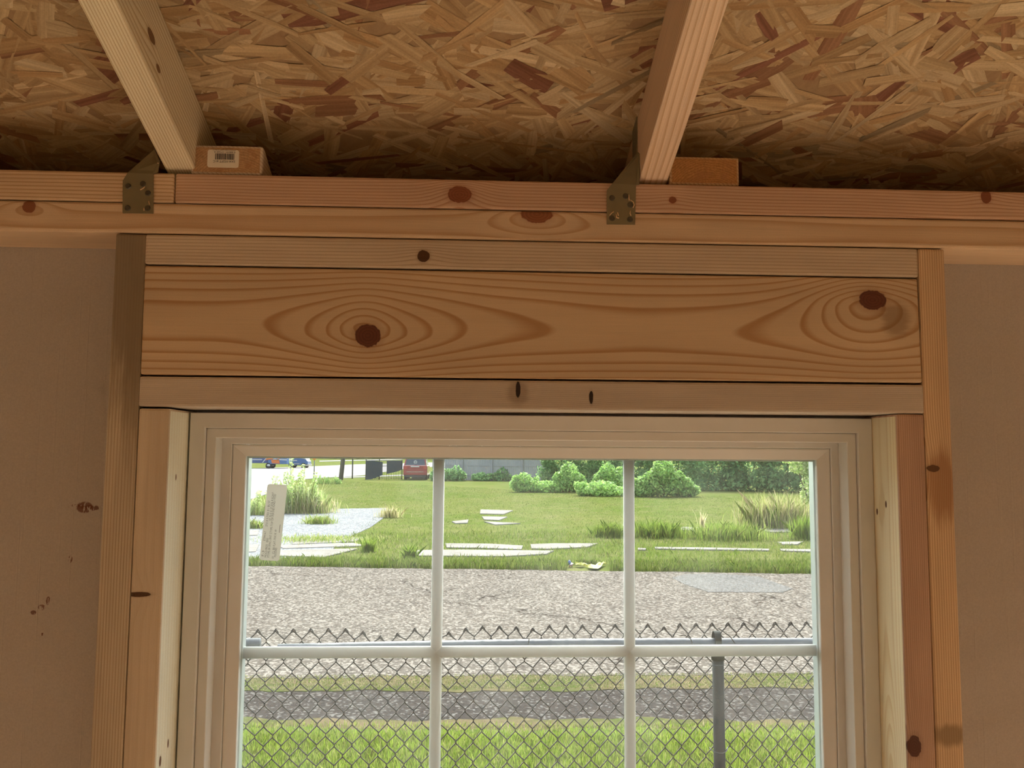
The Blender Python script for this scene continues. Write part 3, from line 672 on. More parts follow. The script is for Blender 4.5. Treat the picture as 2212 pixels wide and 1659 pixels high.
def slab(name, pts, z0, z1, mat, label=None, cat=None, parent=None, kind=None):
    lo = [Vector((p[0], p[1], z0)) for p in pts]
    return tag(prism(name, lo, (0, 0, z1-z0), mat, parent), label, cat, kind=kind)
def wavy(x0, x1, ya, yb, amp, step=.12):
    """strip with ragged long edges; ya, yb are functions of x"""
    r_ = random.Random(int(abs(ya(0)*1000))); xs = np.arange(x0, x1, step); ph = [r_.uniform(0, 6.3) for _ in range(8)]
    def wob(x, k): return amp*(.6*math.sin(x*1.7+ph[k])+.4*math.sin(x*4.9+ph[k+1])+.35*math.sin(x*11.3+ph[k+2])+r_.uniform(-.35, .35))
    return [(x, ya(x)+wob(x, 0)) for x in xs]+[(x, yb(x)+wob(x, 4)) for x in xs[::-1]]
slab('ground', [(-260, .2), (260, .2), (260, 420), (-260, 420)], -.30, 0, M_LAWN, 'mown green grass of the open lot across the road', 'lawn', kind='structure')
slab('front_lawn', wavy(-6, 7, lambda x: .5, lambda x: 5.83-.03*x, .05), 0, .012, M_LAWN_N, 'bright green lawn behind the chain link fence', 'lawn', kind='structure')
slab('gravel_strip', [(-14, 5.85), (14, 5.35), (14, 7.1), (-14, 7.1)], 0, .010, M_GRAVEL, 'dark gravel strip between lawn and road', 'gravel', kind='structure')
slab('dry_verge', wavy(-6, 7, lambda x: 6.88, lambda x: 7.44, .05), 0, .016, M_DRY, 'dry straw coloured verge along the near road edge', 'verge', kind='structure')
rA, rB = G(530, 1225), G(1762, 1242)
def on_far(x): return rA.y+(rB.y-rA.y)*(x-rA.x)/(rB.x-rA.x)
slab('straw_edge', wavy(-6, 7, lambda x: 5.72-.03*x, lambda x: 6.08-.03*x, .06), 0, .011, M_DRY, 'thin straw coloured edge where the lawn meets the gravel', 'verge', kind='structure')
slab('road', [(-60, 7.36)]+wavy(-14, 16, lambda x: 7.36, on_far, .05, .2)[:150]+[(60, 7.36), (60, on_far(60))]+wavy(-14, 16, lambda x: 7.36, on_far, .05, .2)[150:]+[(-60, on_far(-60))], 0, .020, M_ROAD, 'cracked pinkish grey asphalt road beyond the fence', 'road', kind='structure')
slab('road_patch', [G(u, v, .02).xy for u, v in ((1452, 1248), (1480, 1241), (1560, 1240), (1640, 1246), (1712, 1272), (1690, 1280), (1530, 1279), (1478, 1262))], .02, .026, M_PATCH, 'pale repair patch at the far road edge', 'road patch', kind='structure')
slab('gravel_pad', [G(u, v).xy for u, v in ((470, 1207), (500, 1120), (600, 1103), (700, 1100), (835, 1098), (850, 1104), (800, 1140), (760, 1158), (700, 1200), (590, 1209))], 0, .015, M_PAD, 'pale blue grey gravel pad at the left of the lot', 'gravel', kind='structure')
sw_root = empty('sidewalk', G(1100, 1190), 'broken white concrete sidewalk slabs half covered by grass', 'sidewalk', kind='structure')
slabs_px = [[(962,1176),(1060,1177),(1130,1181),(1126,1189),(1040,1186),(965,1185)], [(1146,1178),(1200,1176),(1292,1176),(1268,1184),(1180,1188),(1148,1187)], [(900,1191),(1000,1190),(1196,1192),(1180,1199),(1090,1204),(900,1203)],
            [(1378,1186),(1396,1187),(1394,1190),(1378,1190)], [(1414,1184),(1520,1185),(1662,1188),(1662,1191.5),(1500,1189),(1416,1187.5)], [(1684,1188),(1766,1189),(1766,1194),(1690,1192)], [(1678,1173),(1735,1172),(1722,1178),(1692,1178)],
            [(1470,1140),(1508,1141),(1500,1147),(1472,1147)], [(1640,1143),(1722,1144),(1716,1151),(1660,1151)], [(1038,1102),(1108,1104),(1088,1112),(1037,1111)], [(1041,1117),(1096,1118),(1078,1125),(1046,1124)], [(1046,1128),(1124,1132),(1070,1135)],
            [(976,1128),(1012,1124),(1010,1131),(984,1132)], [(650,1165),(788,1163),(764,1172),(630,1178)], [(600,1180),(762,1175),(792,1181),(612,1187)], [(606,1191),(776,1187),(700,1206),(590,1203)], [(500,1146),(560,1148),(556,1158),(500,1160)], [(505,1180),(560,1178),(552,1194),(505,1196)]]
for s in slabs_px: slab('concrete_slab', [G(u, v).xy for u, v in s], 0, .03, M_CONC, parent=sw_root)
slab('side_street', [G(u, v).xy for u, v in ((380,1120),(470,1098),(540,1080),(600,1060),(640,1037),(690,1033),(735,1031),(785,1027),(875,1013),(1000,1004),(1000,997),(875,1001),(780,1003),(690,1007),(500,1014),(300,1030))], 0, .03, M_FARROAD, 'sunlit pale concrete street behind the tall weeds', 'street', kind='structure')
slab('far_sidewalk', [G(u, v).xy for u, v in ((690,997.5),(870,993),(870,991.5),(690,995.5))], 0, .04, M_FARROAD, 'thin bright sidewalk line beyond the far street', 'sidewalk', kind='structure')
slab('driveway_strip', [G(u, v).xy for u, v in ((742,1033),(870,1028),(1000,1025),(1000,1023),(870,1026),(742,1031))], 0, .03, M_FARROAD, 'thin pale curb line behind the utility pole', 'curb', kind='structure')

# ------------------------------------------------------------------ grass
def leaf_mat(name, trans=.35, rough=.5, alb=.42):
    t = NT(name); c = t.mix(1.0, t.attr('tone'), (alb,)*3, 'MULTIPLY'); n = t.noise(t.pos(), 8, 2, .5); c = t.mix(1.0, c, t.ramp(n, [(.3, (.82,)*3), (.7, (1.15,)*3)]), 'MULTIPLY')
    d = t.new('ShaderNodeBsdfPrincipled'); t.put(d.inputs['Base Color'], c); d.inputs['Roughness'].default_value = rough; d.inputs['Specular IOR Level'].default_value = .25
    tr = t.new('ShaderNodeBsdfTranslucent'); t.put(tr.inputs[0], c); m = t.new('ShaderNodeMixShader'); m.inputs[0].default_value = trans
    t.t.links.new(d.outputs[0], m.inputs[1]); t.t.links.new(tr.outputs[0], m.inputs[2]); t.t.links.new(m.outputs[0], t.out.inputs[0]); return t.m
M_BLADE = leaf_mat('grass_blade', .45, alb=.50); M_TUFT = leaf_mat('grass_tuft', .55, alb=.85); M_LEAF = leaf_mat('foliage', .55, alb=.95)
GREENS = np.array([(.23,.34,.05), (.28,.38,.06), (.20,.31,.05), (.34,.40,.11), (.39,.40,.17)])
STRAW = np.array([(.60,.52,.32), (.52,.46,.24), (.40,.42,.16)])
def blades(P, h, w, cols, lean=.45, hv=.35):
    """P (n,3) roots -> quads bent once (5 verts as two quads would be heavier): a narrow kite per blade"""
    n = len(P); an = rng.uniform(0, 2*np.pi, n); d = np.stack([np.cos(an), np.sin(an), 0*an], -1); an2 = an+rng.uniform(.8, 2.3, n)
    s = np.stack([np.cos(an2), np.sin(an2), 0*an2], -1)
    H = h*np.clip(rng.normal(1, hv, n), .3, 1.9); Wd = w*rng.uniform(.6, 1.3, n); ln = lean*np.abs(rng.normal(.6, .5, n))*H
    up = np.array([0, 0, 1.])
    a = P-s*Wd[:, None]*.5; b = P+s*Wd[:, None]*.5
    m = P+up*(H*.6)[:, None]+d*(ln*.35)[:, None]; c = m+s*Wd[:, None]*.40
    t_ = P+up*H[:, None]+d*ln[:, None]
    V = np.stack([a, b, c, t_, m-s*Wd[:, None]*.40], 1).reshape(-1, 3); Fq = np.arange(n*5).reshape(n, 5)
    C = cols[rng.integers(0, len(cols), n)]*rng.uniform(.8, 1.2, (n, 1)); return V, Fq, np.repeat(C, 5, 0)
def in_poly(pts, poly):
    x, y = pts[:, 0], pts[:, 1]; r = np.zeros(len(pts), bool); n = len(poly)
    for i in range(n):
        (x0, y0), (x1, y1) = poly[i], poly[(i+1) % n]
        c = (y0 > y) != (y1 > y); r ^= c & (x < (x1-x0)*(y-y0)/((y1-y0)+1e-9)+x0)
    return r
def scatter(poly, n, z=0.0):
    q = np.array(poly); lo, hi = q.min(0), q.max(0); out = []
    while sum(map(len, out)) < n:
        p = rng.uniform(lo, hi, (n*2, 2)); out.append(p[in_poly(p, poly)])
    p = np.concatenate(out)[:n]; return np.concatenate([p, np.full((n, 1), z)], 1)
def grass(name, label, poly, n, h, w, cols, z=0.0, lean=.45, avoid=()):
    P = scatter(poly, n, z)
    for a_ in avoid: P = P[~in_poly(P[:, :2], a_)]
    V, Fq, C = blades(P, h, w, cols, lean); o = fast_mesh(name, V, Fq, M_BLADE, None, C)
    return tag(o, label, 'grass', kind='stuff')
def gp(l): return [tuple(G(u, v).xy) for u, v in l]
SL = [gp(s) for s in slabs_px]
NEARW = np.array([(.36,.54,.05), (.43,.60,.06), (.32,.48,.05), (.50,.62,.11), (.54,.58,.18)])
grass('lawn_grass', 'upright bright green grass blades of the near lawn', [(-3.6, 4.4), (4.4, 4.4), (4.4, 5.42), (-3.6, 5.78)], 66000, .062, .0065, NEARW, .01)
grass('lawn_edge_grass', 'thin yellowish grass creeping over the gravel strip', [(-3.6, 5.68), (4.4, 5.37), (4.4, 5.82), (-3.6, 6.03)], 9500, .03, .006, np.concatenate([NEARW, STRAW]), .01)
grass('verge_grass', 'patchy green and straw grass along the near road edge', [(-4.5, 6.92), (5.5, 6.92), (5.5, 7.4), (-4.5, 7.4)], 14000, .018, .007, np.concatenate([GREENS[:3]*.9, STRAW, STRAW]), .015, .9)
grass('roadside_grass', 'long green grass fringe along the far road edge', [(-8, on_far(-8)+.06), (9, on_far(9)+.06), (9.5, 15.3), (-8.5, 16.0)], 36000, .11, .011, np.concatenate([GREENS, GREENS[:3]]), 0, .5, SL+[gp([(1222, 1243), (1226, 1220), (1250, 1222), (1316, 1219), (1318, 1243)])])
grass('lot_grass', 'mown pale green grass over the open lot', gp([(440,1207),(1800,1205),(1800,1075),(1300,1068),(700,1037),(540,1095)]), 60000, .035, .011, np.concatenate([GREENS*.68, GREENS*.8]), 0, .8, SL+[gp([(470,1207),(500,1120),(700,1100),(835,1098),(700,1200)])])
grass('sidewalk_grass', 'grass tufts between the broken sidewalk slabs', gp([(500,1212),(1780,1215),(1780,1150),(1300,1150),(900,1150),(500,1160)]), 16000, .07, .012, GREENS, 0, .6, SL+[gp([(470,1207),(500,1120),(700,1100),(835,1098),(700,1200)])])
def clump(name, label, u, v, wpx, hpx, n, cols, group=None, wide=.012, lean=.6):
    c = G(u, v); s = px_m(u, v); P = np.stack([c.x+rng.normal(0, wpx*s*.26, n), c.y+rng.normal(0, wpx*s*.16, n), np.zeros(n)], -1)
    V, Fq, C = blades(P, hpx*s*.72, wide, cols, lean); V = V-np.array(c); o = fast_mesh(name, V, Fq, M_TUFT, None, C); o.location = c
    return tag(o, label, 'grass clump', group)
clump('grass_clump', 'dark green grass clump just left of the right grid bar foot', 1318, 1160, 62, 28, 1500, GREENS[:3]*.8)
clump('grass_clump', 'dark green grass clump just right of the right grid bar', 1420, 1160, 100, 32, 2200, GREENS[:3]*.85)
clump('grass_clump', 'broad green grass clump beside the small concrete scrap', 1570, 1164, 130, 32, 2600, GREENS[:4]*.9)
clump('tall_grass_clump', 'tall yellowish grass mound at the right of the lot', 1680, 1140, 120, 58, 5200, np.concatenate([GREENS[2:], STRAW]), wide=.013)
clump('grass_clump', 'fresh green grass clump at the right window edge', 1750, 1165, 60, 42, 1500, GREENS[:3])
clump('grass_clump', 'grass strip with a tuft in the middle of the gravel pad', 690, 1132, 56, 18, 900, GREENS)
clump('grass_clump', 'grass tuft on the gravel pad left of the window label', 545, 1142, 40, 18, 700, GREENS[2:])
clump('grass_clump', 'long low grass band across the gravel pad', 690, 1168, 200, 10, 1800, GREENS[2:])
clump('grass_clump', 'bright tuft at the right end of the gravel pad', 795, 1192, 26, 26, 400, GREENS[:2])
clump('grass_clump', 'upright grass tuft in front of the left grid bar', 887, 1206, 26, 26, 500, GREENS[:3]*.9)
clump('dry_stalks', 'pale dry stalks standing behind the broad grass clump', 1518, 1140, 12, 32, 60, STRAW[:1]*1.25, wide=.025, lean=.3)
clump('dry_grass', 'pale dry grass at the corner of the gravel pad', 842, 1118, 44, 22, 400, STRAW*1.1)

# ------------------------------------------------------------------ shrubs, weeds, trees
def leaf_cloud(blobs, n, size, cols, up=.25):
    """blobs: (cx, cy, cz, rx, ry, rz) -> folded leaf kites spread through the shells"""
    B = np.array(blobs); vol = (B[:, 3]*B[:, 5]); k = rng.choice(len(B), n, p=vol/vol.sum()); b = B[k]
    d = rng.normal(0, 1, (n, 3)); d /= np.linalg.norm(d, axis=1, keepdims=True); r = rng.uniform(.45, 1.0, (n, 1))**.5
    P = b[:, :3]+d*r*b[:, 3:]; P[:, 2] = np.maximum(P[:, 2], .03)
    nr = d+rng.normal(0, .7, (n, 3))+np.array([0, 0, up]); nr /= np.linalg.norm(nr, axis=1, keepdims=True)
    t = np.cross(nr, rng.normal(0, 1, (n, 3))); t /= np.linalg.norm(t, axis=1, keepdims=True)+1e-9; q = np.cross(nr, t)
    s = size*rng.uniform(.6, 1.4, (n, 1))
    V = np.stack([P-t*s, P+q*s*.5, P+t*s, P-q*s*.5], 1).reshape(-1, 3); Fq = np.arange(n*4).reshape(n, 4)
    C = cols[rng.integers(0, len(cols), n)]*rng.uniform(.75, 1.25, (n, 1)); return V, Fq, np.repeat(C, 4, 0)
M_STEM = oplain('woody_stem', (.17,.12,.07), .8, vary=.3, scale=20)
M_GSTEM = oplain('green_stem', (.24,.30,.10), .7, vary=.3, scale=20)
def shrub(name, label, cat, base, blobs, n, size, cols, stems=3, group=None, stem_r=.03, stem_mat=None):
    root = empty(name, base, label, cat, group); b = Vector(base)
    V, Fq, C = leaf_cloud([(b.x+q[0], b.y+q[1], b.z+q[2], *q[3:]) for q in blobs], n, size, cols)
    f = fast_mesh('foliage', V, Fq, M_LEAF, root, C); f['kind'] = 'stuff'
    for k in range(stems):
        q = blobs[k % len(blobs)]; top = b+Vector((q[0], q[1], q[2]+q[5]*.3))
        tube('stem', [b+Vector((random.uniform(-.1, .1), random.uniform(-.1, .1), 0)), b.lerp(top, .55)+Vector((random.uniform(-.08, .08), 0, .05)), top], [stem_r, stem_r*.7, stem_r*.3], stem_mat or M_STEM, root, 5)
    return root
BUSH = np.array([(.24,.42,.10), (.30,.48,.13), (.20,.36,.10), (.36,.52,.17)]); DARKB = np.array([(.14,.27,.10), (.18,.32,.12), (.12,.23,.09), (.22,.36,.14)])
PALE = np.array([(.42,.55,.18), (.50,.58,.25), (.36,.50,.16), (.55,.58,.34)])
def mound(u, v, wpx, hpx, label, n, cols, size=.09, name='shrub', cat='shrub', shape=None, group=None, **k):
    c = G(u, v); s = px_m(u, v); w, h = wpx*s, hpx*s
    shape = shape or [(-.22, .0, .34, .30, .30, .34), (.22, 0, .32, .30, .30, .32), (0, 0, .55, .30, .30, .42), (0, -.05, .22, .48, .34, .22)]
    shape = list(shape)+[(random.uniform(-.45, .45), random.uniform(-.2, .1), random.uniform(.15, .75), random.uniform(.08, .15), .12, random.uniform(.10, .2)) for _ in range(7)]
    return shrub(name, label, cat, c, [(a*w, b*w, cz*h, rx*w, ry*w, rz*h) for a, b, cz, rx, ry, rz in shape], n, size, cols, group=group, **k)
mound(1132, 1063, 62, 44, 'small pointed leafy bush in front of the grey board fence', 1500, BUSH)
mound(1182, 1063, 90, 26, 'low spreading weeds between two leafy bushes', 1500, BUSH[:2], name='weed_patch', cat='weeds')
mound(1230, 1063, 72, 66, 'rounded pointed bush at the end of the board fence', 2600, BUSH)
mound(1300, 1071, 110, 34, 'low weed mound just left of the right grid bar', 2200, BUSH, name='weed_patch', cat='weeds')
mound(1313, 1064, 70, 66, 'slender upright bush touching the right grid bar', 2200, BUSH[:3])
mound(1390, 1073, 60, 46, 'bright weed bank just right of the right grid bar', 1800, BUSH[1:], name='weed_patch', cat='weeds')
mound(1432, 1073, 90, 84, 'tall vine covered mound right of the right grid bar', 4200, BUSH*.92)
mound(1480, 1073, 62, 44, 'round bush at the foot of the vine covered mound', 2200, BUSH)
hx = [(1215, 1046, 90), (1290, 1048, 110), (1370, 1052, 120), (1450, 1055, 120), (1540, 1059, 130), (1620, 1060, 120), (1700, 1062, 130), (1790, 1064, 140)]
hl = ['behind the pointed bush', 'behind the low weed mound', 'behind the right grid bar', 'behind the vine covered mound', 'over the clear lawn edge', 'above the tall dry stalk', 'behind the pale overhanging branches', 'at the right window edge']
for (u, v, w), s_ in zip(hx, hl):
    mound(u, v, w, 110, 'dense dark hedge tree '+s_, 5200, DARKB, .11, 'hedge_tree', 'tree', group='overgrown hedge trees across the lot',
          shape=[(-.3, 0, .22, .34, .25, .22), (.3, 0, .22, .34, .25, .22), (0, 0, .5, .5, .3, .4), (-.25, 0, .75, .35, .25, .3), (.25, 0, .75, .35, .25, .3), (0, -.1, .10, .55, .28, .12)])
# pale branches hanging in from the right
c = G(1752, 1105); s = px_m(1752, 1105)
shrub('sapling', 'pale leafy sapling leaning in from the right window edge', 'tree', c, [(-.1, 0, 40*s, 16*s, .3, 42*s), (-18*s, 0, 88*s, 26*s, .3, 16*s), (-30*s, 0, 104*s, 34*s, .3, 9*s), (10*s, 0, 95*s, 30*s, .4, 30*s), (10*s, 0, 20*s, 26*s, .4, 24*s)], 2400, .075, PALE, 3, stem_r=.03)
# tall weeds at the left
def weed(u, v, wpx, hpx, n, label, cols=PALE, group='tall weeds left of the lot'):
    c = G(u, v); s = px_m(u, v); root = empty('tall_weed', c, label, 'weeds', group)
    blobs = []
    for k in range(max(3, int(wpx/4.5))):
        x = random.uniform(-.46, .46)*wpx*s; y = random.uniform(-.5, .5); h = hpx*s*random.uniform(.5, 1.0)*(1-.35*abs(x/(wpx*s*.5+1e-6))**2)
        tube('stalk', [c+Vector((x, y, 0)), c+Vector((x*1.05, y, h*.6)), c+Vector((x*1.1+random.uniform(-.1, .1), y, h))], [.014, .010, .004], M_GSTEM, root, 4)
        for f_ in (.25, .42, .6, .78, .94): blobs.append((c.x+x*(1+.1*f_), c.y+y, h*f_, .15*(1.1-.6*f_), .15, h*.11))
    V, Fq, C = leaf_cloud(blobs, n, .042, cols, -.1); f = fast_mesh('foliage', V, Fq, M_LEAF, root, C); f['kind'] = 'stuff'
    nb_ = int(wpx*9); P_ = np.stack([c.x+rng.uniform(-.48, .48, nb_)*wpx*s, c.y+rng.uniform(-.5, .5, nb_), np.zeros(nb_)], -1)
    V, Fq, C = blades(P_, hpx*s*.42, .016, np.concatenate([cols, GREENS[3:]]), .5, .4); f = fast_mesh('blade', V, Fq, M_TUFT, root, C); f['kind'] = 'stuff'
weed(560, 1112, 70, 50, 1200, 'low weeds at the left window edge above the label')
weed(600, 1108, 12, 92, 260, 'single thin weed stalk standing over the window label')
weed(620, 1108, 14, 120, 700, 'narrow tallest weed stalk between trailer and truck')
weed(650, 1108, 74, 98, 2600, 'broad pale green weeds right of the window label')
weed(684, 1106, 44, 62, 1200, 'weeds on the right flank of the tall weed stand', np.concatenate([PALE, BUSH]))
weed(705, 1045, 60, 20, 700, 'dark low weeds at the foot of the orange sign post', BUSH*.9)
clump('tall_grass_clump', 'straw tinted grass at the foot of the tall weeds', 655, 1108, 110, 34, 1600, np.concatenate([GREENS[2:], STRAW]), wide=.02)

# ------------------------------------------------------------------ far board fence, iron fence, poles, sign
M_GREY = oplain('weathered_fence_board', (.50,.50,.53), .85, vary=.25, scale=3)
f0, f1 = G(935, 1036), G(1200, 1041); L = (f1-f0).length; fx = (f1-f0).normalized(); fn = Vector((-fx.y, fx.x, 0))
wfence = empty('board_fence', f0, 'weathered grey board fence across the lot, partly overgrown', 'fence')
nb = int(L/.15); r2 = random.Random(3)
for k in range(nb):
    h = 1.83+r2.uniform(-.03, .03); a = f0+fx*(k*.15); b = a+fx*.138
    board('fence_board', [a, b, b+EZ*h, a+EZ*h], [p+fn*.02 for p in (a, b, b+EZ*h, a+EZ*h)], M_GREY, wfence, 0)
for h in (.35, 1.1, 1.7):
    a = f0-fn*.03+EZ*h; b = a+fx*L; board('fence_rail', [a, b, b+EZ*.09, a+EZ*.09], [p+fn*.03 for p in (a, b, b+EZ*.09, a+EZ*.09)], M_GREY, wfence, 0)
for k in range(0, nb, 16):
    a = f0+fx*(k*.15)-fn*.12; b = a+fx*.1; board('fence_post', [a, b, b+EZ*1.9, a+EZ*1.9], [p+fn*.1 for p in (a, b, b+EZ*1.9, a+EZ*1.9)], M_GREY, wfence, 0)
for u, hh, s_ in ((985, 34, 'covering the left end of the board fence'), (1040, 20, 'along the foot of the board fence'), (1085, 30, 'climbing the middle of the board fence'), (1122, 20, 'climbing the board fence beside its end'), (950, 34, 'behind the left grid bar')):
    mound(u, 1039, 44, hh, 'green vine '+s_, 1100, DARKB*1.25, .10, 'vine', 'vine')
M_IRON = oplain('dark_iron', (.05,.055,.06), .6, .3)
M_SCREEN = oplain('dark_privacy_screen', (.09,.11,.13), .85, vary=.2, scale=4)
i0, i1 = G(790, 1036), G(868, 1036); s = px_m(830, 1036)
ir = empty('iron_fence', i0, 'dark iron picket fence with sagging privacy screen beside the red vehicle', 'fence')
ix = (i1-i0).normalized(); IL = (i1-i0).length; IH = 40*s
for k in range(int(IL/.13)+1):
    p = i0+ix*(k*.13); tube('picket', [p, p+EZ*IH], .014, M_IRON, ir, 4)
for h in (.12, IH*.72, IH): tube('fence_rail', [i0+EZ*h, i1+EZ*h], .022, M_IRON, ir, 4)
for k in (0, .37, 1.0): p = i0+ix*(IL*k); tube('fence_post', [p, p+EZ*(IH+.1)], .04, M_IRON, ir, 4)
def scr(pts): prism('privacy_screen', [i0+ix*(IL*a)+EZ*(IH*b)-Vector((0, .04, 0)) for a, b in pts], (0, -.02, 0), M_SCREEN, ir)
scr([(0, .0), (.16, .02), (.46, .24), (.46, .93), (.20, .99), (0, .97)]); scr([(.58, .30), (.85, .42), (1.0, .52), (1.0, 1.0), (.58, .98)])
M_POLE = oplain('utility_pole_wood', (.22,.20,.18), .85, vary=.2, scale=3)
def at_ground(u, v): return G(u, v)
c = G(736, 1037); s = px_m(736, 1037)
up = empty('utility_pole', c, 'leaning dark utility pole beyond the lot', 'pole')
tube('pole_shaft', [c, c+Vector((.35, 0, 4.0)), c+Vector((.7, 0, 8.0))], [.17, .155, .14], M_POLE, up, 10)
tube('guy_guard', [c+Vector((.16, -.19, .05)), c+Vector((.30, -.17, 2.4))], .03, M_IRON, up, 5)
c = G(761, 1034); tp = empty('street_post', c, 'thin dark post right of the leaning utility pole', 'post')
tube('post_shaft', [c, c+EZ*3.2], .05, M_IRON, tp, 6); tube('post_cap', [c+EZ*3.2, c+EZ*3.28], [.07, .03], M_IRON, tp, 6)
M_ORANGE = oplain('orange_sign', (.95,.36,.03), .5); M_STEEL = oplain('sign_steel', (.30,.31,.31), .5, .6)
c = G(678, 1040); s = px_m(678, 1040); sg = empty('road_sign', c, 'orange diamond road sign on a post above the weeds', 'sign')
tube('sign_post', [c, c+EZ*(60*s)], .035, M_STEEL, sg, 6)
cc = c+EZ*(56*s)+Vector((0, -.06, 0)); hs = 13*s
prism('sign_plate', [cc+Vector((0, 0, -hs)), cc+Vector((hs, 0, 0)), cc+Vector((0, 0, hs)), cc+Vector((-hs, 0, 0))], (0, .02, 0), M_ORANGE, sg)

# ------------------------------------------------------------------ vehicles
M_RED = oplain('dark_red_paint', (.42,.035,.05), .25, vary=.05, coat=.6); M_TYRE = oplain('tyre_rubber', (.03,.03,.03), .8); M_CHROME = oplain('chrome', (.75,.75,.75), .2, .9)
M_CARGLASS = oplain('car_glass', (.05,.07,.11), .08, vary=.03, spec=.7); M_TAIL = oplain('tail_lamp', (.62,.08,.07), .2); M_WHITE = oplain('white_plastic', (.82,.82,.82), .4); M_BLACKP = oplain('black_plastic', (.04,.04,.045), .5)
def wheel(c, r, w, axis, parent, rim=True):
    axis = Vector(axis); a = c-axis*w/2; b = c+axis*w/2
    tube('tyre', [a, a+axis*w*.15, b-axis*w*.15, b], [r*.9, r, r, r*.9], M_TYRE, parent, 18)
    if rim: tube('wheel_rim', [a-axis*.012, b+axis*.012], r*.58, M_CHROME, parent, 14)
def loft(name, rings, mats, parent, smooth=False):
    n = len(rings[0]); vs = [p for r_ in rings for p in r_]; fs = [tuple(range(n)), tuple(range((len(rings)-1)*n, len(rings)*n))]
    for i in range(len(rings)-1):
        for k in range(n): fs.append((i*n+k, i*n+(k+1) % n, (i+1)*n+(k+1) % n, (i+1)*n+k))
    return build(name, vs, fs, mats, parent, smooth)
c = G(896.5, 1037); s = px_m(896.5, 1037); w = 51*s/2
suv = empty('parked_suv', c, 'dark red vehicle seen from behind beside the iron fence', 'car')
def sec(y, ww, z0, z1, t=.08): return [c+Vector((-ww, y, z0)), c+Vector((ww, y, z0)), c+Vector((ww*1.0, y, z1-t)), c+Vector((ww*(1-.05), y, z1)), c+Vector((-ww*(1-.05), y, z1)), c+Vector((-ww, y, z1-t))]
loft('body', [sec(0, w*.96, .42, 1.08), sec(.06, w, .36, 1.12), sec(3.3, w, .36, 1.10), sec(4.6, w*.92, .40, .98)], M_RED, suv)
loft('cabin', [[c+Vector((-w*.93, .05, 1.08)), c+Vector((w*.93, .05, 1.08)), c+Vector((w*.76, .38, 1.74)), c+Vector((-w*.76, .38, 1.74))], [c+Vector((-w*.93, 3.2, 1.08)), c+Vector((w*.93, 3.2, 1.08)), c+Vector((w*.76, 2.3, 1.74)), c+Vector((-w*.76, 2.3, 1.74))]], M_CARGLASS, suv)
prism('roof', [c+Vector((-w*.78, .34, 1.74)), c+Vector((w*.78, .34, 1.74)), c+Vector((w*.78, 2.35, 1.74)), c+Vector((-w*.78, 2.35, 1.74))], (0, 0, .06), M_RED, suv)
for sx in (-1, 1):
    prism('rear_pillar', [c+Vector((sx*w*.95, .03, 1.08)), c+Vector((sx*w*.84, .02, 1.08)), c+Vector((sx*w*.70, .34, 1.75)), c+Vector((sx*w*.79, .34, 1.75))], (0, .06, 0), M_RED, suv)
    box('tail_lamp', (c.x+sx*w*.80-w*.15, c.y-.03, .80), (c.x+sx*w*.80+w*.15, c.y+.05, 1.04), M_TAIL, suv, .01)
    box('reflector', (c.x+sx*w*.86-w*.06, c.y-.05, .60), (c.x+sx*w*.86+w*.06, c.y+.02, .72), M_TAIL, suv, .01)
    for y in (.95, 3.6): wheel(c+Vector((sx*(w-.12), y, .34)), .34, .22, (1, 0, 0), suv)
box('rear_bumper', (c.x-w*.97, c.y-.14, .38), (c.x+w*.97, c.y+.02, .62), M_RED, suv, .03); box('bumper_step', (c.x-w*.7, c.y-.16, .60), (c.x+w*.7, c.y-.02, .635), M_CHROME, suv)
box('lower_valance', (c.x-w*.9, c.y-.10, .22), (c.x+w*.9, c.y+.1, .40), M_BLACKP, suv)
box('chrome_bar', (c.x-w*.38, c.y-.035, .98), (c.x+w*.34, c.y+.02, 1.06), M_WHITE, suv, .01)
dc = c+Vector((0, .15, 1.36))
for k in range(8):
    a = math.pi*k/4; p = dc+Vector((math.cos(a)*.10, 0, math.sin(a)*.10)); n6 = [p+Vector((math.cos(b)*.04, 0, math.sin(b)*.04)) for b in (0, 1.05, 2.09, 3.14, 4.19, 5.24)]
    prism('window_decal', n6, (0, -.012, 0), M_WHITE, suv)
prism('window_decal', [dc+Vector((math.cos(b)*.035, 0, math.sin(b)*.035)) for b in (0, 1.05, 2.09, 3.14, 4.19, 5.24)], (0, -.012, 0), M_WHITE, suv)
# white stone behind the car
M_STONE = oplain('white_stone', (.75,.74,.68), .8)
c2 = G(905, 1035); tag(build('painted_stone', *tube_data([c2+Vector((-.55, -.6, .1)), c2+Vector((-.4, -.6, .13)), c2+Vector((.3, -.6, .12)), c2+Vector((.55, -.6, .1))], [.03, .10, .11, .03], 8), M_STONE, smooth=True), 'long white stone on the grass behind the red vehicle', 'stone')

M_BLUE = oplain('blue_paint', (.06,.10,.34), .35, vary=.05); M_BLUE2 = oplain('mid_blue_paint', (.10,.22,.50), .35, vary=.05); M_OPAINT = oplain('orange_paint', (.90,.24,.06), .4)
c = G(540, 1012); s = px_m(560, 1012)
tr = empty('box_trailer', c, 'blue box trailer with orange panel at the left window edge', 'trailer')
TL = 74*s; y0 = c.y
box('trailer_body', (c.x-1.2, y0, .62), (c.x+36*s, y0+2.2, 1.55+.0), M_BLUE, tr, .03)
box('top_rail', (c.x-1.2, y0-.02, 1.53), (c.x+TL, y0+2.2, 1.65), M_WHITE, tr)
box('upper_body', (c.x-1.2, y0+.01, 1.65), (c.x+TL, y0+2.2, 2.6), M_WHITE, tr)
box('end_band', (c.x-.35, y0-.02, .64), (c.x-.05, y0, 1.55), M_WHITE, tr)
box('side_stripe', (c.x+4*s, y0-.025, .98), (c.x+24*s, y0, 1.08), M_WHITE, tr)
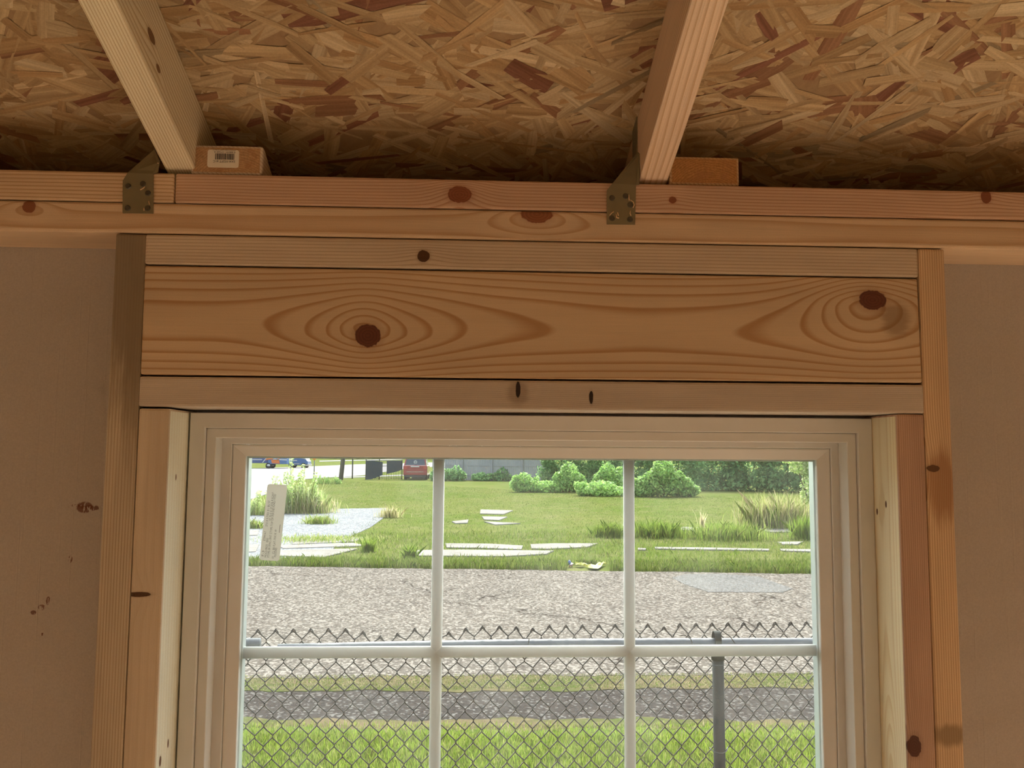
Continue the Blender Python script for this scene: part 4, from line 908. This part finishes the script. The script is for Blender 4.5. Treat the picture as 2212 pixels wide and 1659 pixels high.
box('rear_body', (c.x+34*s, y0, .52), (c.x+TL, y0+2.2, 1.55), M_BLUE2, tr, .03)
def pn(name, pts, m): prism(name, [Vector((c.x+a*s, y0-.03, b*s)) for a, b in pts], (0, .03, 0), m, tr)
pn('orange_panel', [(30, 17), (40, 31), (48, 31), (50, 23), (44, 19)], M_OPAINT); pn('orange_panel', [(42, 18), (44, 11), (60, 10), (58, 19)], M_OPAINT)
pn('white_edge', [(24, 12), (26, 12), (41, 32), (39, 32)], M_WHITE); pn('white_band', [(46, 18), (74, 17), (74, 19), (46, 20)], M_WHITE)
pn('orange_panel', [(55, 20), (60, 20), (59, 30), (56, 30)], M_OPAINT); pn('white_stripe', [(49, 20), (51, 20), (52, 31), (50, 31)], M_WHITE); pn('white_stripe', [(62, 21), (68, 21), (70, 31), (63, 31)], M_WHITE)
for y in (0.12, 2.0): wheel(Vector((c.x+37*s, y0+y, 6*s)), 6*s, .24, (0, 1, 0), tr)
tube('hitch', [Vector((c.x+TL, y0+1.1, .55)), Vector((c.x+TL+1.2, y0+1.1, .55))], .06, M_STEEL, tr, 6)
c = G(622, 1011); s = px_m(630, 1011); y0 = c.y+.1
tk = empty('delivery_truck', c, 'blue and white truck front behind the tall weeds', 'truck')
def side(name, pts, m, dy=2.0, off=0.0): prism(name, [Vector((c.x+a*s, y0+off, b*s)) for a, b in pts], (0, dy, 0), m, tk)
side('cab', [(0, 6), (34, 6), (40, 8), (40, 14), (33, 19), (22, 21), (14, 34), (0, 34)], M_BLUE2); side('hood', [(20, 21), (33, 19), (37, 16), (37, 18.5), (33, 22), (22, 24)], M_WHITE, 2.04, -.02)
side('side_window', [(3, 23), (17, 23), (12, 32), (3, 32)], M_CARGLASS, .03, -.03); side('front_bumper', [(34, 4), (42, 4), (42, 8), (34, 8)], M_CHROME); side('side_lettering', [(2, 14.5), (18, 14.5), (18, 16.5), (2, 16.5)], M_WHITE, .03, -.03)
for a in (6, 31):
    for y in (.12, 1.8): wheel(Vector((c.x+a*s, y0+y, 5.5*s)), 5.5*s, .24, (0, 1, 0), tk)

# distant tree line
for k, (x, y, w, h, s_) in enumerate(((-70, 190, 20, 9, 'farthest at the left behind the trailer'), (-48, 200, 18, 10, 'behind the orange road sign'), (-28, 195, 16, 9, 'behind the utility pole'), (-9, 190, 16, 10, 'behind the red vehicle'), (8, 150, 18, 11, 'behind the board fence'))):
    shrub('distant_tree', 'hazy distant tree '+s_, 'tree', Vector((x, y, 0)), [(-.3*w, 0, .3*h, .3*w, 3, .3*h), (.3*w, 0, .3*h, .3*w, 3, .3*h), (0, 0, .6*h, .42*w, 3, .4*h)], 2600, .5, DARKB*1.1, 2, 'distant trees along the horizon', .3)

# ------------------------------------------------------------------ litter
c = G(1233, 1225); s = px_m(1233, 1225)
bt = empty('crumpled_cup', c, 'crumpled red white and blue cup in the grass at the far road edge', 'litter')
M_BLU = oplain('cup_blue', (.12,.22,.55), .4); M_RDP = oplain('cup_red', (.75,.25,.18), .4)
tube('cup_body', [c+Vector((0, -.05, .03)), c+Vector((.01, -.05, .05)), c+Vector((-.02, -.04, 7*s))], [5*s, 5.4*s, 4*s], M_WHITE, bt, 9)
tube('cup_band', [c+Vector((.0, -.05, 3.2*s)), c+Vector((-.012, -.045, 5.2*s))], [5.2*s, 4.7*s], M_RDP, bt, 9)
tube('cup_lid', [c+Vector((-.02, -.04, 7*s)), c+Vector((-.035, -.04, 12*s)), c+Vector((-.03, -.04, 15*s))], [4.4*s, 3*s, 1.2*s], M_BLU, bt, 9)
M_YEL = oplain('yellow_plastic', (.80,.78,.12), .35, vary=.15, scale=30)
P0 = [(1243, 1225), (1255, 1226), (1262, 1224), (1270, 1229), (1278, 1231), (1288, 1230), (1296, 1226), (1302, 1224), (1309, 1222)]
vs = []; fs = []; r3 = random.Random(9)
for k, (u, v) in enumerate(P0):
    g_ = G(u, v); wdt = (.035, .05, .04, .06, .13, .12, .09, .04, .015)[k]
    for j in range(5): vs.append(g_+Vector((0, (j-2)*wdt*.9, .03+r3.uniform(0, .085)*(1 if j in (1, 3) else .55))))
for k in range(len(P0)-1):
    for j in range(4): fs.append((k*5+j, k*5+j+1, (k+1)*5+j+1, (k+1)*5+j))
yb = build('plastic_bag', vs, fs, M_YEL); md = yb.modifiers.new('film', 'SOLIDIFY'); md.thickness = .004
tag(yb, 'crumpled yellow plastic bag at the far road edge', 'litter')

# ------------------------------------------------------------------ chain link fence
M_WIRE = oplain('dark_coated_wire', (.055,.045,.045), .55, .2, .4, .1); M_GPIPE = oplain('galvanised_pipe', (.13,.15,.18), .5, .2, .5, .12, 18); M_GPOST = oplain('weathered_post', (.05,.06,.06), .75, .0, .2, .3, 90)
def FY(x): return 2.02+.05*x
def FP(u, v, off=0.0):                                              # point of the fence plane seen at a pixel
    d = ray(u, v); s_ = (2.02+off-CAM_Y)/(d.y-.05*d.x); return Vector((d.x*s_, CAM_Y+d.y*s_, CAM_Z+d.z*s_))
root = empty('chain_link_fence', Vector((.1, FY(.1), 0)), 'dark chain link fence with galvanised top rail outside the window', 'fence')
ka, kb = FP(535.5, 1430.5), FP(764, 1431.5)                          # two knuckles of the same row, six diamonds apart
q_ = (kb.x-ka.x)/12; pz = (FP(535, 1430.5).z-FP(533, 1476.5).z)      # half diamond width, full diamond height
ztop = ka.z+pz*1.0
RAIL_Z = FP(1130, 1387).z
i_lo = int(math.floor((-3.3-ka.x)/q_)); i_hi = int(math.ceil((4.2-ka.x)/q_))
zt = FP(1130, 1357).z
J0 = int(round((zt-ka.z)/(pz/2)))
def bent(x):                                                         # crushed top edge where the rail has come apart
    u = 1026+x/(3.03)*F_PX
    return -.030*math.exp(-((u-840)/45)**2)-.022*math.exp(-((u-985)/22)**2)-.02*math.exp(-((u-1140)/16)**2)-.022*math.exp(-((u-1450)/12)**2)
rw = random.Random(5)
for i in range(i_lo, i_hi):
    pts = []; top = J0 if (J0+i) % 2 == 0 else J0
    for j in range(top, -34, -1):
        z = ka.z+j*pz/2
        if z < .02: break
        right = (i+j) % 2 != 0
        x = ka.x+(i+(1 if right else 0))*q_+rw.uniform(-.0008, .0008); fall = max(0.0, 1-(J0-j)/7.0)
        z2 = z+bent(x)*fall; yy = FY(x)+(.0022 if right else -.0022)
        if j == top:
            sgn = 1 if right else -1
            pts += [Vector((x-sgn*.010, yy+.003, z2-.012)), Vector((x-sgn*.004, yy+.004, z2-.001)), Vector((x+sgn*.001, yy+.001, z2+.004))]
        k_ = .0045; sg_ = 1 if right else -1
        if j != top: pts.append(Vector((x-sg_*.001, yy*1.0, z2+k_)))
        pts.append(Vector((x-sg_*.001, yy, z2-k_)))
    build('wire', *tube_data(pts, .0023, 5), M_WIRE, root, smooth=True)
def rail(pts, name='top_rail', r=.0205, m=M_GPIPE): tube(name, [FP(u, v, -.026) for u, v in pts], r, m, root, 14)
rail([(-900, 1381), (300, 1389.5), (562, 1391.0)]); rail([(600, 1404), (700, 1402), (800, 1399), (940, 1396.5), (1130, 1393), (1400, 1391), (1800, 1390), (3300, 1386)])
pp = FP(1551, 1440, -.026)
tube('line_post', [Vector((pp.x+.004, pp.y, 0)), Vector((pp.x, pp.y, FP(1549, 1410, -.026).z))], .0215, M_GPOST, root, 16)
# loop cap carrying the rail
cz_ = FP(1548, 1379, -.026).z; px_ = FP(1548, 1379, -.026).x; n = 20; vs = []
for k in range(n):
    a = 2*math.pi*k/n
    for r_, dx in ((.034, -.012), (.034, .012), (.030, .012), (.030, -.012)): vs.append(Vector((px_+dx, pp.y+math.sin(a)*r_*.75, cz_-.006+math.cos(a)*r_)))
build('loop_cap', vs, [(k*4+j, k*4+(j+1) % 4, ((k+1) % n)*4+(j+1) % 4, ((k+1) % n)*4+j) for k in range(n) for j in range(4)], M_GPOST, root, smooth=False)
tube('post_collar', [Vector((pp.x, pp.y, FP(1549, 1425, -.026).z)), Vector((pp.x, pp.y, FP(1549, 1408, -.026).z))], .0245, M_GPOST, root, 16)
for cu, cv, rr_, dz in ((1550, 1437, .030, .004), (1553, 1615, .034, -.012)):
    b_ = FP(cu, cv, -.04); tube('tie_wire', [Vector((b_.x+math.cos(a)*rr_, pp.y-.006+math.sin(a)*rr_*.9, b_.z+dz*math.sin(a)*-1)) for a in np.linspace(math.pi*1.02, math.pi*1.98, 10)], .0015, M_GPIPE, root, 5)
for pts in ([(1470, 1373), (1480, 1372), (1492, 1380), (1496, 1392)], [(1552, 1357), (1562, 1364), (1577, 1375), (1588, 1390)], [(1128, 1378), (1138, 1379), (1143, 1380), (1141, 1392)]):
    tube('tie_wire', [FP(u, v, -.05) for u, v in pts], .0018, M_WIRE, root, 5)
